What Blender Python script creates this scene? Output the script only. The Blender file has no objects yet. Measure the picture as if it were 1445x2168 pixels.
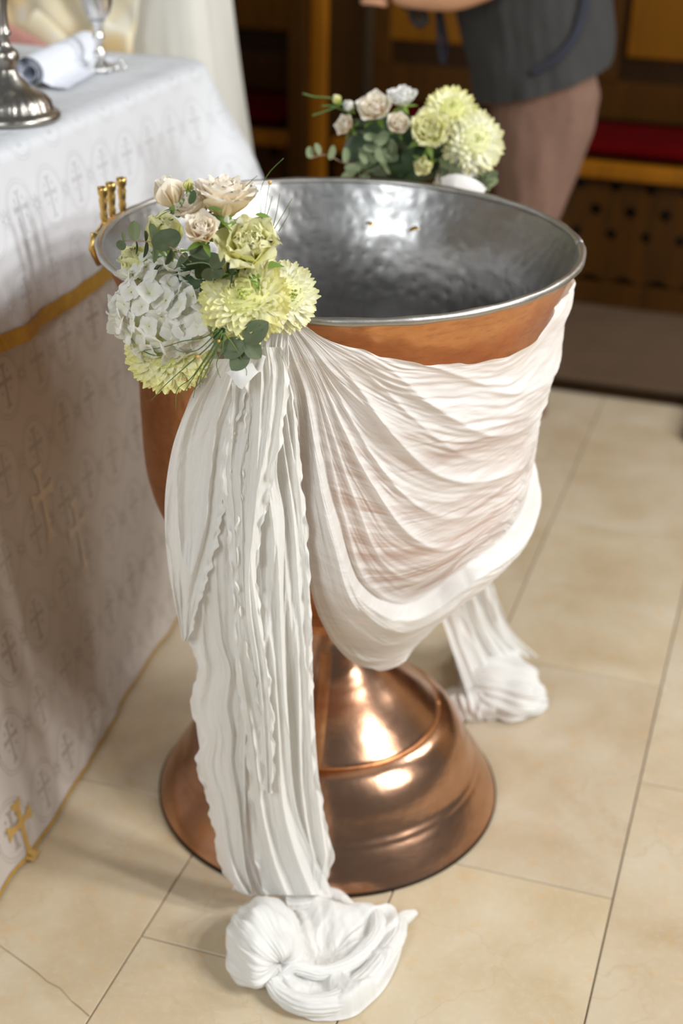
import bpy, bmesh, math, random
from math import sin, cos, pi, radians as R, sqrt, atan2, exp
from mathutils import Vector, Matrix, noise
random.seed(7)
SC = bpy.context.scene
COL = SC.collection
# ------------------------------------------------------------------ camera
PW, PH, FPX = 1445.0, 2168.0, 3105.728
PITCH, ROLL, YAW = .4707, .025, .0059
CO = Vector((0, -2.0185, 1.5468))
FW = Vector((sin(YAW)*cos(PITCH), cos(YAW)*cos(PITCH), -sin(PITCH)))
RT0 = Vector((cos(YAW), -sin(YAW), 0)); UP0 = RT0.cross(FW)
RT = RT0*cos(ROLL)+UP0*sin(ROLL); UP = -RT0*sin(ROLL)+UP0*cos(ROLL)
cam = bpy.data.cameras.new('camera'); camo = bpy.data.objects.new('camera', cam); COL.objects.link(camo)
m = Matrix((RT, UP, -FW)).transposed().to_4x4(); m.translation = CO; camo.matrix_world = m
cam.sensor_fit = 'VERTICAL'; cam.sensor_height = 36; cam.lens = FPX/PH*36
cam.dof.use_dof = True; cam.dof.focus_distance = 1.78; cam.dof.aperture_fstop = 2.6
SC.camera = camo
SC.view_settings.view_transform = 'Standard'; SC.view_settings.look = 'None'
SC.view_settings.gamma = 1; SC.view_settings.use_curve_mapping = False
SC.view_settings.exposure = -0.13
# ------------------------------------------------------------------ light
ANG = R(17.5)
U = Vector((cos(ANG), -sin(ANG), 0)); V = Vector((sin(ANG), cos(ANG), 0))
def uv(u, v, z=0): return U*u+V*v+Vector((0, 0, z))
wd = bpy.data.worlds.new('world'); SC.world = wd; wd.use_nodes = True
wd.node_tree.nodes['Background'].inputs[0].default_value = (.93, .97, 1, 1)
wd.node_tree.nodes['Background'].inputs[1].default_value = .16
def area(name, loc, target, sx, sy, power, color):
    l = bpy.data.lights.new(name, 'AREA'); l.shape = 'RECTANGLE'; l.size = sx; l.size_y = sy; l.energy = power; l.color = color
    o = bpy.data.objects.new(name, l); COL.objects.link(o); o.location = loc
    o.rotation_euler = (Vector(target)-Vector(loc)).to_track_quat('-Z', 'Y').to_euler(); return o
def window_or_fill(loc, target, nx, ny, pw, ph, gap, power, color):
    # nx by ny small area lamps, gapped so reflections break into separate highlights
    d = (Vector(target)-Vector(loc)).normalized(); r = d.cross(Vector((0, 0, 1))).normalized(); u = r.cross(d)
    for i in range(nx):
        for j in range(ny):
            c = Vector(loc)+r*(i-(nx-1)/2)*(pw+gap)+u*(j-(ny-1)/2)*(ph+gap)
            area('window_or_fill_lamp', c, c+d, pw, ph, power/(nx*ny), color)
window_or_fill(uv(3.6, -.75, 3.0), (0, 0, .55), 2, 3, .26, .34, .34, 212, (1, .995, .98))
window_or_fill(uv(2.4, 2.0, 3.4), (0, 0, .6), 2, 2, .22, .42, .22, 60, (.96, .98, 1))
window_or_fill(uv(-.75, -3.9, 3.0), (0, -.1, .5), 2, 3, .30, .34, .34, 92, (.94, .98, 1))  # added fill lamp from the camera side, brightens front-facing surfaces
window_or_fill(uv(-3.4, .6, 3.9), (-.8, .6, 1), 1, 1, .7, 1.6, .2, 20, (.84, .92, 1))  # added cool lamp aimed at the altar top

# ------------------------------------------------------------------ helpers
def ray(px, py):
    v = FW+RT*((px-PW/2)/FPX)-UP*((py-PH/2)/FPX); return v.normalized()
def onz(px, py, z=0.):
    v = ray(px, py); return CO+v*((z-CO.z)/v.z)
def ony(px, py, y):
    v = ray(px, py); return CO+v*((y-CO.y)/v.y)
def onv(px, py, c):
    v = ray(px, py); return CO+v*((c-CO.dot(V))/v.dot(V))
def onu(px, py, c):
    v = ray(px, py); return CO+v*((c-CO.dot(U))/v.dot(U))
def lerp(a, b, t): return a+(b-a)*t
def sm(a, b, x):
    t = min(1, max(0, (x-a)/(b-a))); return t*t*(3-2*t)
def pl(pts, x):
    if x <= pts[0][0]: return pts[0][1]
    for (a, p), (b, q) in zip(pts, pts[1:]):
        if x <= b: return p+(q-p)*(x-a)/(b-a)
    return pts[-1][1]
def crv(pts, n):
    """Catmull-Rom through a list of tuples, n samples, roughly chord length."""
    P = [Vector(p) if len(p) > 2 else Vector((p[0], p[1], 0)) for p in pts]
    d = [0]
    for a, b in zip(P, P[1:]): d.append(d[-1]+max(1e-6, (b-a).length))
    out = []
    for i in range(n):
        s = d[-1]*i/(n-1); k = 0
        while k < len(P)-2 and s > d[k+1]: k += 1
        t = (s-d[k])/(d[k+1]-d[k]); p0 = P[max(k-1, 0)]; p1 = P[k]; p2 = P[k+1]; p3 = P[min(k+2, len(P)-1)]
        out.append(.5*((2*p1)+(p2-p0)*t+(2*p0-5*p1+4*p2-p3)*t*t+(3*p1-p0-3*p2+p3)*t**3))
    return out
def nz(x, y, z=0.): return noise.noise(Vector((x, y, z)))
def ridge(x, y, z=0.):
    n = abs(noise.noise(Vector((x, y, z))))*2.4; return max(0., 1-n)**1.4
def link(o, parent=None):
    COL.objects.link(o)
    if parent: o.parent = parent
    return o
def mesh(name, verts, faces, mat=None, parent=None, smooth=True, uvs=None):
    me = bpy.data.meshes.new(name); me.from_pydata([tuple(v) for v in verts], [], faces)
    if smooth: me.polygons.foreach_set('use_smooth', [True]*len(me.polygons))
    if uvs is not None:
        l = me.uv_layers.new(name='UVMap')
        flat = []
        for lp in me.loops: flat += [uvs[lp.vertex_index][0], uvs[lp.vertex_index][1]]
        l.data.foreach_set('uv', flat)
    if mat: me.materials.append(mat)
    me.update()
    return link(bpy.data.objects.new(name, me), parent)
def grid(name, fn, nu, nv, mat, parent=None, closeu=False, uvscale=(1, 1), smooth=True):
    vs, us = [], []
    for j in range(nv):
        for i in range(nu):
            a = i/(nu if closeu else nu-1); b = j/(nv-1)
            vs.append(fn(a, b)); us.append((a*uvscale[0], b*uvscale[1]))
    fs = []
    for j in range(nv-1):
        for i in range(nu if closeu else nu-1):
            k = (i+1) % nu; fs.append((j*nu+i, j*nu+k, (j+1)*nu+k, (j+1)*nu+i))
    return mesh(name, vs, fs, mat, parent, smooth, us)
def lathe_data(prof, n=96, wob=None):
    vs, fs = [], []
    for r, z in prof:
        for i in range(n):
            a = 2*pi*i/n; rr = r*(1+(wob(a, z) if wob else 0)); vs.append((rr*cos(a), rr*sin(a), z))
    for j in range(len(prof)-1):
        for i in range(n):
            k = (i+1) % n; fs.append((j*n+i, j*n+k, (j+1)*n+k, (j+1)*n+i))
    return vs, fs
def lathe(name, prof, mat, parent=None, n=96, wob=None, loc=None, fine=True):
    if fine:
        prof = [(p.x, p.y) for p in crv(prof, len(prof)*5)]
    vs, fs = lathe_data(prof, n, wob)
    o = mesh(name, vs, fs, mat, parent)
    if loc: o.location = loc
    return o
def box_data(x0, x1, y0, y1, z0, z1):
    vs = [(x, y, z) for z in (z0, z1) for y in (y0, y1) for x in (x0, x1)]
    return vs, [(0, 2, 3, 1), (4, 5, 7, 6), (0, 1, 5, 4), (2, 6, 7, 3), (0, 4, 6, 2), (1, 3, 7, 5)]
def box(name, b, mat, parent=None, bevel=.003):
    o = mesh(name, *box_data(*b), mat, parent, smooth=False)
    if bevel:
        md = o.modifiers.new('bevel', 'BEVEL'); md.width = bevel; md.segments = 2
    return o
def tube_data(path, rad, n=10, base=0):
    P = [Vector(p) for p in path]; vs, fs = [], []
    side = None
    for i, p in enumerate(P):
        t = (P[min(i+1, len(P)-1)]-P[max(i-1, 0)]).normalized()
        if side is None:
            side = t.orthogonal().normalized()
        side = (side-t*side.dot(t)).normalized(); b = t.cross(side)
        r = rad(i/(len(P)-1)) if callable(rad) else rad
        for k in range(n):
            a = 2*pi*k/n; vs.append(p+(side*cos(a)+b*sin(a))*r)
    for i in range(len(P)-1):
        for k in range(n):
            q = (k+1) % n; fs.append((base+i*n+k, base+i*n+q, base+(i+1)*n+q, base+(i+1)*n+k))
    fs.append(tuple(base+k for k in reversed(range(n)))); fs.append(tuple(base+(len(P)-1)*n+k for k in range(n)))
    return vs, fs
def tube(name, path, rad, mat, parent=None, n=10):
    return mesh(name, *tube_data(path, rad, n), mat, parent)
def tag(o, label, cat, group=None):
    o['label'] = label; o['category'] = cat
    if group: o['group'] = group
    return o
def thing(name, label, cat, loc=(0, 0, 0), rot=(0, 0, 0), group=None):
    o = bpy.data.objects.new(name, None); o.empty_display_size = .05; COL.objects.link(o)
    o.location = loc; o.rotation_euler = rot
    return tag(o, label, cat, group)
def struct(o): o['kind'] = 'structure'; return o
def adopt(root):
    """children were modelled in world coordinates: keep them there under a moved root"""
    bpy.context.view_layer.update()
    inv = root.matrix_world.inverted()
    for c in root.children: c.matrix_parent_inverse = inv

# ------------------------------------------------------------------ materials
class NT:
    def __init__(s, name):
        s.m = bpy.data.materials.new(name); s.m.use_nodes = True; s.t = s.m.node_tree; s.n = s.t.nodes
        s.p = s.n['Principled BSDF']; s.out = s.n['Material Output']
    def new(s, k, **kw):
        n = s.n.new(k)
        for a, b in kw.items(): setattr(n, a, b)
        return n
    def L(s, a, b): s.t.links.new(a, b)
    def val(s, v, inp):
        if hasattr(v, 'links') or hasattr(v, 'is_linked'): s.L(v, inp)
        else: inp.default_value = v
    def M(s, op, a, b=0., c=None):
        n = s.new('ShaderNodeMath', operation=op); s.val(a, n.inputs[0]); s.val(b, n.inputs[1])
        if c is not None: s.val(c, n.inputs[2])
        return n.outputs[0]
    def noise(s, vec, scale, detail=3, rough=.5, dist=0.):
        n = s.new('ShaderNodeTexNoise'); n.inputs['Scale'].default_value = scale; n.inputs['Detail'].default_value = detail
        n.inputs['Roughness'].default_value = rough; n.inputs['Distortion'].default_value = dist
        if vec is not None: s.L(vec, n.inputs['Vector'])
        return n.outputs['Fac']
    def coord(s, k='Object'): return s.new('ShaderNodeTexCoord').outputs[k]
    def map(s, vec, scale=(1, 1, 1), loc=(0, 0, 0), rot=(0, 0, 0)):
        n = s.new('ShaderNodeMapping'); n.inputs['Scale'].default_value = scale; n.inputs['Location'].default_value = loc
        n.inputs['Rotation'].default_value = rot; s.L(vec, n.inputs['Vector']); return n.outputs[0]
    def ramp(s, fac, stops):
        n = s.new('ShaderNodeValToRGB'); e = n.color_ramp.elements
        while len(e) < len(stops): e.new(.5)
        for q, (pos, c) in zip(e, stops): q.position = pos; q.color = (*c, 1)
        s.L(fac, n.inputs[0]); return n.outputs[0]
    def mix(s, f, a, b):
        n = s.new('ShaderNodeMix', data_type='RGBA'); s.val(f, n.inputs[0])
        for v, i in ((a, 6), (b, 7)):
            if isinstance(v, tuple): n.inputs[i].default_value = (*v, 1)
            else: s.L(v, n.inputs[i])
        return n.outputs[2]
    def bump(s, h, strength=.3, dist=.01, prev=None):
        n = s.new('ShaderNodeBump'); n.inputs['Strength'].default_value = strength; n.inputs['Distance'].default_value = dist
        s.L(h, n.inputs['Height'])
        if prev is not None: s.L(prev, n.inputs['Normal'])
        return n.outputs[0]
    def set(s, color=None, rough=None, metal=None, normal=None, spec=None, coat=None):
        for k, v in (('Base Color', color), ('Roughness', rough), ('Metallic', metal), ('Normal', normal), ('Specular IOR Level', spec), ('Coat Weight', coat)):
            if v is None: continue
            if isinstance(v, tuple): s.p.inputs[k].default_value = (*v, 1)
            elif isinstance(v, (int, float)): s.p.inputs[k].default_value = v
            else: s.L(v, s.p.inputs[k])
        return s.m
def simple(name, c, rough=.6, metal=0., var=.12, scale=30, bump=.0, spec=None):
    t = NT(name); f = t.noise(t.coord(), scale, 4)
    col = t.mix(f, tuple(x*(1-var) for x in c), tuple(min(1, x*(1+var)) for x in c))
    return t.set(col, rough, metal, t.bump(f, bump, .004) if bump else None, spec)
def petal_mat(name, base, mid, tip, trans=.35, pos=(.0, .45, .9)):
    t = NT(name); uvn = t.coord('UV'); s = t.new('ShaderNodeSeparateXYZ'); t.L(uvn, s.inputs[0])
    n = t.noise(t.map(uvn, (14, 1.2, 1)), 2.2, 3)
    f = t.M('ADD', s.outputs[1], t.M('MULTIPLY', t.M('SUBTRACT', n, .5), .22))
    c = t.ramp(f, [(pos[0], base), (pos[1], mid), (pos[2], tip)])
    t.set(c, .55, 0, t.bump(n, .25, .0015), .25)
    tr = t.new('ShaderNodeBsdfTranslucent'); t.L(c, tr.inputs[0]); mx = t.new('ShaderNodeMixShader'); mx.inputs[0].default_value = trans
    t.L(t.p.outputs[0], mx.inputs[1]); t.L(tr.outputs[0], mx.inputs[2]); t.L(mx.outputs[0], t.out.inputs[0]); return t.m

def mat_marble():
    t = NT('cream_marble'); oi = t.new('ShaderNodeObjectInfo'); co = t.coord('Object')
    cmb = t.new('ShaderNodeVectorMath', operation='MULTIPLY_ADD'); t.L(co, cmb.inputs[0]); cmb.inputs[1].default_value = (1, 1, 1)
    rv = t.new('ShaderNodeCombineXYZ'); rr = t.M('MULTIPLY', oi.outputs['Random'], 37.); t.L(rr, rv.inputs[0]); t.L(rr, rv.inputs[1]); t.L(rv.outputs[0], cmb.inputs[2])
    v = cmb.outputs[0]
    a = t.noise(v, 5, 5, .55, .4); b = t.noise(v, 26, 6, .7, .3); c = t.noise(v, 90, 4, .7)
    col = t.ramp(a, [(.28, (.48, .365, .225)), (.52, (.56, .46, .32)), (.75, (.61, .53, .405))])
    ochre = t.M('MULTIPLY', t.M('GREATER_THAN', b, .0), t.ramp(b, [(.56, (0, 0, 0)), (.70, (1, 1, 1))]))
    col = t.mix(t.M('MULTIPLY', ochre, .42), col, (.62, .35, .13))
    col = t.mix(t.M('MULTIPLY', t.ramp(c, [(.5, (0, 0, 0)), (.8, (1, 1, 1))]), .35), col, (.68, .62, .52))
    vn = t.new('ShaderNodeTexVoronoi', feature='DISTANCE_TO_EDGE'); vn.inputs['Scale'].default_value = 3.2
    vm = t.new('ShaderNodeVectorMath', operation='MULTIPLY_ADD'); nn = t.new('ShaderNodeTexNoise'); nn.inputs['Scale'].default_value = 7; nn.inputs['Detail'].default_value = 5
    t.L(v, nn.inputs['Vector']); t.L(nn.outputs['Color'], vm.inputs[0]); vm.inputs[1].default_value = (.35, .35, .35); t.L(v, vm.inputs[2]); t.L(vm.outputs[0], vn.inputs['Vector'])
    vein = t.ramp(vn.outputs['Distance'], [(.0, (1, 1, 1)), (.012, (0, 0, 0))])
    col = t.mix(t.M('MULTIPLY', vein, t.M('MULTIPLY', a, .75)), col, (.45, .33, .2))
    tint = t.mix(oi.outputs['Random'], (.93, .93, .95), (1.0, 1.0, .97))
    mm = t.new('ShaderNodeMix', data_type='RGBA', blend_type='MULTIPLY'); mm.inputs[0].default_value = 1; t.L(col, mm.inputs[6]); t.L(tint, mm.inputs[7])
    return t.set(mm.outputs[2], t.M('ADD', t.M('MULTIPLY', b, .2), .28), 0, t.bump(b, .05, .002), .35)
def mat_copper(name, c1, c2, c3, rough, hammer, scale=9., streak=False):
    t = NT(name); co = t.coord('Object')
    a = t.noise(co, scale, 6, .65, .5); b = t.noise(t.map(co, (1, 1, 4)), scale*3.2, 5, .7)
    col = t.mix(t.ramp(a, [(.35, (0, 0, 0)), (.65, (1, 1, 1))]), c1, c2)
    col = t.mix(t.M('MULTIPLY', t.ramp(b, [(.5, (0, 0, 0)), (.72, (1, 1, 1))]), .5), col, c3)
    vo = t.new('ShaderNodeTexVoronoi', feature='SMOOTH_F1'); vo.inputs['Scale'].default_value = 55; t.L(co, vo.inputs['Vector'])
    bmp = t.bump(vo.outputs['Distance'], hammer, .004, t.bump(a, .12, .01))
    return t.set(col, t.M('ADD', t.M('MULTIPLY', b, .22 if hammer > .1 else .13), rough), 1., bmp)
def mat_gauze():
    t = NT('white_crinkled_gauze'); uvn = t.coord('UV')
    a = t.noise(t.map(uvn, (60, 4, 1)), 1, 4, .6, 1.2); b = t.noise(t.map(uvn, (230, 13, 1)), 1, 3, .6, .6)
    w = t.noise(t.map(uvn, (420, 420, 1)), 1, 2)
    nrm = t.bump(a, .35, .004, t.bump(b, .30, .0014, t.bump(w, .10, .0006)))
    t.set(t.mix(b, (.90, .885, .85), (.95, .94, .92)), .8, 0, nrm, .15)
    t.p.inputs['Sheen Weight'].default_value = .25
    tr = t.new('ShaderNodeBsdfTranslucent'); tr.inputs[0].default_value = (.88, .89, .84, 1); t.L(nrm, tr.inputs['Normal'])
    mx = t.new('ShaderNodeMixShader'); mx.inputs[0].default_value = .24; t.L(t.p.outputs[0], mx.inputs[1]); t.L(tr.outputs[0], mx.inputs[2])
    tp = t.new('ShaderNodeBsdfTransparent'); tp.inputs[0].default_value = (1, 1, 1, 1); m2 = t.new('ShaderNodeMixShader')
    at = t.new('ShaderNodeAttribute', attribute_name='sheer')
    t.L(t.M('MULTIPLY', t.ramp(a, [(.38, (1, 1, 1)), (.62, (.25, .25, .25))]), t.M('ADD', GAUZE_T, t.M('MULTIPLY', at.outputs['Fac'], .46))), m2.inputs[0]); t.L(mx.outputs[0], m2.inputs[1]); t.L(tp.outputs[0], m2.inputs[2])
    t.L(m2.outputs[0], t.out.inputs[0]); return t.m
GAUZE_T = .12
def mat_brocade(name, ground, thread, cw, ch, amount, rough=.6):
    """woven medallions holding crosses, laid out in metres of cloth"""
    t = NT(name); s = t.new('ShaderNodeSeparateXYZ'); t.L(t.coord('UV'), s.inputs[0])
    X = t.M('DIVIDE', s.outputs[0], cw); Y = t.M('DIVIDE', s.outputs[1], ch)
    row = t.M('FLOOR', Y); X = t.M('ADD', X, t.M('MULTIPLY', t.M('MODULO', row, 2.), .5))
    x = t.M('SUBTRACT', t.M('FRACT', X), .5); y = t.M('SUBTRACT', t.M('FRACT', Y), .5)
    ax = t.M('ABSOLUTE', x); ay = t.M('ABSOLUTE', y); y2 = t.M('ABSOLUTE', t.M('SUBTRACT', y, .05))
    lt = lambda a, b: t.M('LESS_THAN', a, b)
    mul = lambda a, b: t.M('MULTIPLY', a, b); mx = lambda a, b: t.M('MAXIMUM', a, b)
    bar = mx(mul(lt(ax, .035), lt(ay, .27)), mul(lt(y2, .03), lt(ax, .2)))
    flare = mx(mul(lt(ax, t.M('MULTIPLY', t.M('SUBTRACT', ay, .17), .8)), lt(ay, .28)), mul(lt(y2, t.M('MULTIPLY', t.M('SUBTRACT', ax, .12), .6)), lt(ax, .21)))
    d4 = t.M('SQRT', t.M('ADD', t.M('POWER', t.M('SUBTRACT', ax, .12), 2.), t.M('POWER', t.M('SUBTRACT', y2, .12), 2.)))
    dots = lt(d4, .028)
    rr = t.M('SQRT', t.M('ADD', t.M('POWER', ax, 2.), t.M('POWER', ay, 2.)))
    ring = lt(t.M('ABSOLUTE', t.M('SUBTRACT', rr, .37)), .008); ring2 = mul(lt(t.M('ABSOLUTE', t.M('SUBTRACT', rr, .42)), .016), .5)
    cx = t.M('SUBTRACT', .5, ax); cr = t.M('SQRT', t.M('ADD', t.M('POWER', cx, 2.), t.M('POWER', ay, 2.)))
    an = t.M('ARCTAN2', ay, cx); flo = mul(lt(cr, t.M('ADD', .10, t.M('MULTIPLY', t.M('COSINE', t.M('MULTIPLY', an, 8.)), .045))), t.M('GREATER_THAN', cr, .035))
    pat = mx(mx(mx(bar, flare), mx(dots, ring)), mx(ring2, flo))
    n = t.noise(t.map(t.coord('UV'), (9, 9, 1)), 1, 3); pat = mul(pat, t.ramp(n, [(.3, (.45,)*3), (.6, (1, 1, 1))]))
    wv = t.noise(t.map(t.coord('UV'), (700, 160, 1)), 1, 2)
    col = t.mix(mul(pat, amount), t.mix(wv, tuple(g*.9 for g in ground), ground), thread)
    return t.set(col, t.M('SUBTRACT', rough, mul(pat, .2)), 0, t.bump(t.M('ADD', pat, mul(wv, .4)), .12, .001), .4)
def mat_wood(name, c1, c2, rough=.5, sc=1.):
    t = NT(name); co = t.map(t.coord('Object'), (9*sc, 9*sc, 1.1*sc)); a = t.noise(co, 2.4, 5, .6, 1.5); b = t.noise(co, 14, 3, .7)
    col = t.mix(t.ramp(a, [(.3, (0, 0, 0)), (.7, (1, 1, 1))]), c1, c2); col = t.mix(t.M('MULTIPLY', b, .35), col, tuple(x*.5 for x in c1))
    return t.set(col, rough, 0, t.bump(a, .1, .004), .2)
M = {}
M['marble'] = mat_marble(); M['grout'] = simple('grey_grout', (.30, .25, .19), .9)
M['crack'] = simple('dark_vein_fill', (.28, .2, .12), .9)
M['copper'] = mat_copper('hammered_copper', (.60, .27, .12), (.76, .38, .17), (.36, .15, .07), .25, .25)
M['copper_base'] = mat_copper('burnished_copper', (.50, .275, .17), (.62, .36, .23), (.34, .185, .115), .15, .05, 5.)
M['tin'] = mat_copper('tinned_interior', (.32, .315, .31), (.45, .445, .44), (.25, .245, .24), .24, .30, 7.)
M['rim'] = mat_copper('worn_tin_rim', (.40, .38, .35), (.50, .48, .45), (.34, .29, .23), .32, .15, 12.)
M['brass'] = mat_copper('brass', (.62, .40, .12), (.74, .5, .18), (.45, .28, .08), .26, .1, 20.)
M['gauze'] = mat_gauze()
M['over'] = mat_brocade('white_brocade', (.68, .70, .73), (.40, .40, .42), .095, .115, .45)
M['under'] = mat_brocade('silver_brocade', (.55, .50, .45), (.17, .135, .105), .105, .125, .5)
M['gold'] = simple('gold_embroidery', (.62, .40, .12), .5, .35, .25, 90, .3)
M['palegold'] = simple('pale_gold_thread', (.62, .545, .45), .6, 0, .2, 90); M['goldband'] = simple('gold_braid', (.52, .31, .05), .5, .3, .25, 120, .3)
M['silver'] = mat_copper('old_silver', (.32, .295, .26), (.46, .43, .39), (.15, .13, .10), .2, .25, 30.)
M['bright_silver'] = mat_copper('polished_silver', (.75, .73, .70), (.86, .85, .83), (.5, .47, .42), .18, .3, 30.)
M['wood'] = mat_wood('amber_oak', (.24, .085, .002), (.36, .13, .003))
M['wood_dark'] = mat_wood('dark_oak', (.020, .008, .001), (.035, .013, .0015))
M['wood_mid'] = mat_wood('brown_oak', (.045, .017, .001), (.085, .030, .002))
M['wood_panel'] = mat_wood('honey_oak_panel', (.15, .055, .001), (.24, .09, .002))
M['platform'] = simple('worn_platform_board', (.10, .062, .035), .6, 0, .3, 8)
M['black'] = simple('black_rubber', (.012, .012, .014), .5)
M['red'] = simple('red_velvet', (.075, .0006, .0012), .95, 0, .2, 20, 0, .05)
M['shirt'] = simple('charcoal_cotton', (.034, .034, .033), .9, 0, .15, 60, .2)
M['strap'] = simple('navy_webbing', (.016, .018, .032), .8)
M['trouser'] = simple('mauve_brown_twill', (.185, .105, .075), .9, 0, .15, 60, .2)
M['skin'] = simple('skin', (.62, .33, .19), .55, 0, .08, 20)
M['hair'] = simple('dark_hair', (.03, .02, .015), .6)
M['plaster'] = simple('warm_plaster', (.38, .28, .16), .9)
M['whitecloth'] = simple('off_white_cloth', (.66, .65, .59), .85, 0, .05, 12)
M['napkin'] = simple('white_napkin', (.76, .79, .86), .85, 0, .03, 40)
M['redcloth'] = simple('rose_red_brocade', (.60, .28, .24), .7, 0, .2, 60)
t = NT('cream_gold_brocade'); co = t.coord('Object'); n1 = t.noise(co, 9, 3, .5, .8); n2 = t.noise(co, 5, 2)
c = t.ramp(n1, [(.38, (.74, .70, .58)), (.5, (.76, .66, .44)), (.62, (.66, .68, .68))]); M['vest'] = t.set(t.mix(t.ramp(n2, [(.5, (0,)*3), (.6, (1,)*3)]), c, (.74, .55, .28)), .6)
M['rose'] = petal_mat('cream_rose_petal', (.95, .80, .50), (.98, .87, .68), (.985, .93, .82), .36)
M['rose_in'] = petal_mat('blush_rose_petal', (.97, .68, .42), (.98, .81, .61), (.985, .92, .80), .32)
M['lisi'] = petal_mat('lime_lisianthus_petal', (.62, .66, .14), (.88, .87, .38), (.94, .92, .58), .42)
M['mum'] = petal_mat('white_chrysanthemum_petal', (.84, .84, .36), (.97, .96, .80), (.92, .89, .36), .32, (.0, .55, 1.))
M['mum_out'] = petal_mat('pale_chrysanthemum_petal', (.88, .88, .50), (.97, .97, .90), (.93, .91, .52), .32, (.0, .55, 1.))
M['mum_c'] = petal_mat('lime_chrysanthemum_heart', (.22, .36, .03), (.46, .58, .10), (.72, .76, .26), .3)
M['hyd'] = petal_mat('white_hydrangea_petal', (.94, .93, .74), (.97, .96, .90), (.98, .975, .95), .45, (0, .4, .9))
M['euca'] = petal_mat('grey_green_leaf', (.15, .18, .10), (.12, .155, .085), (.14, .175, .10), .2)
M['euca_l'] = petal_mat('pale_green_leaf', (.32, .38, .22), (.29, .35, .20), (.27, .34, .18), .3)
M['green'] = simple('green_calyx', (.16, .26, .04), .6)
M['stem'] = simple('pinkish_stem', (.36, .26, .17), .6)
M['grass'] = simple('fine_green_grass', (.10, .17, .035), .6)
M['dkleaf'] = simple('dark_green_leaf', (.035, .07, .025), .6)
t = NT('white_satin'); M['satin'] = t.set((.78, .77, .75), .4, 0, None, .4)
M['glass'] = None

# ------------------------------------------------------------------ setting
RZ = (0, 0, -ANG)
floor = mesh('floor', *box_data(-6, 6, -5, 7, -.06, -.006), M['grout'], smooth=False); floor.rotation_euler = RZ; struct(floor)
TW, TL, GAP = .325, .62, .0022
tm = []
for k in range(3):
    vs, fs = box_data(-TW/2+GAP/2, TW/2-GAP/2, -TL/2+GAP/2, TL/2-GAP/2, -.02, 0)
    me = bpy.data.meshes.new('marble_tile'); me.from_pydata(vs, [], fs); bm = bmesh.new(); bm.from_mesh(me)
    bmesh.ops.bevel(bm, geom=[e for e in bm.edges if all(v.co.z > -.01 for v in e.verts)], offset=.0012, segments=1, affect='EDGES'); bm.to_mesh(me); bm.free()
    me.materials.append(M['marble']); tm.append(me)
for i in range(-6, 8):
    for j in range(-4, 5):
        u = -.146+TW*(i+.5); v0 = -.436+TL*(j+.5)+(0 if i % 2 == 0 else TL/2)
        if v0 < -2.6 or v0 > 2.2: continue
        o = bpy.data.objects.new('marble_tile', tm[(i*3+j) % 3]); link(o, floor); o.location = (u, v0, random.uniform(-.0006, .0002))
        o.rotation_euler = (0, 0, pi if random.random() < .5 else 0)
# natural crack in the left tile
cp = [onz(x, y, .0004) for x, y in [(-60, 1985), (0, 2002), (28, 2022), (60, 2045), (78, 2058), (100, 2078), (128, 2092), (150, 2118), (168, 2132), (190, 2152)]]
vs, fs = [], []
for i, p in enumerate(cp):
    w = .0004+.0005*random.random(); vs += [p+Vector((0, w, 0)), p-Vector((0, w, 0))]
    if i: fs.append((2*i-2, 2*i-1, 2*i+1, 2*i))
ck = mesh('stone_crack', vs, fs, M['crack'], None, False); bpy.context.view_layer.update(); ck.parent = floor; ck.matrix_parent_inverse = floor.matrix_world.inverted()
def st_box(name, b, mat, bevel=0):
    o = box(name, b, mat, None, bevel); o.rotation_euler = RZ; return struct(o)
st_box('wall_back', (-4.5, 4.6, 3.02, 3.15, -.06, 4.6), M['plaster'])
st_box('wall_left', (-4.6, -4.5, -5, 3.15, -.06, 4.6), M['plaster'])

# ------------------------------------------------------------------ stalls behind
plat = thing('low_platform', 'low brown wooden platform under the choir bench, dark front edge', 'platform', uv(0, 2.4), RZ)
box('platform_top', (-3.5, 3.2, -.50, .6, .035, .05), M['platform'], plat)
box('platform_edge', (-3.5, 3.2, -.49, -.46, 0, .036), M['wood_dark'], plat, .002)
box('dark_corner_block', (.44, 1.8, -.74, -.50, 0, .052), M['wood_dark'], plat, .004).rotation_euler = (0, 0, 0)  # plain dark block before the platform edge on the right
def holed_panel(name, u0, u1, z0, z1, rows, pitch, r, mat, parent, v):
    vs, fs = [], []; N = 16; nc = int(round((u1-u0)/pitch)); th = .02
    zs = [z0]+[(a+b)/2 for a, b in zip(rows, rows[1:])]+[z1]
    for c in range(nc):
        for k, zc in enumerate(rows):
            a, b = u0+c*pitch, u0+(c+1)*pitch; lo, hi = zs[k], zs[k+1]; uc = (a+b)/2; B = len(vs)
            for q in range(N):
                t = 2*pi*q/N; dx, dz = cos(t), sin(t)
                s = min((b-uc)/abs(dx) if abs(dx) > 1e-6 else 9, ((hi-zc) if dz > 0 else (zc-lo))/abs(dz) if abs(dz) > 1e-6 else 9)
                vs += [(uc+dx*s, v, zc+dz*s), (uc+dx*r, v, zc+dz*r), (uc+dx*r, v+th, zc+dz*r)]
            for q in range(N):
                p = (q+1) % N; fs += [(B+3*q, B+3*p, B+3*p+1, B+3*q+1), (B+3*q+1, B+3*p+1, B+3*p+2, B+3*q+2)]
    return mesh(name, vs, fs, mat, parent, False)
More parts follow.
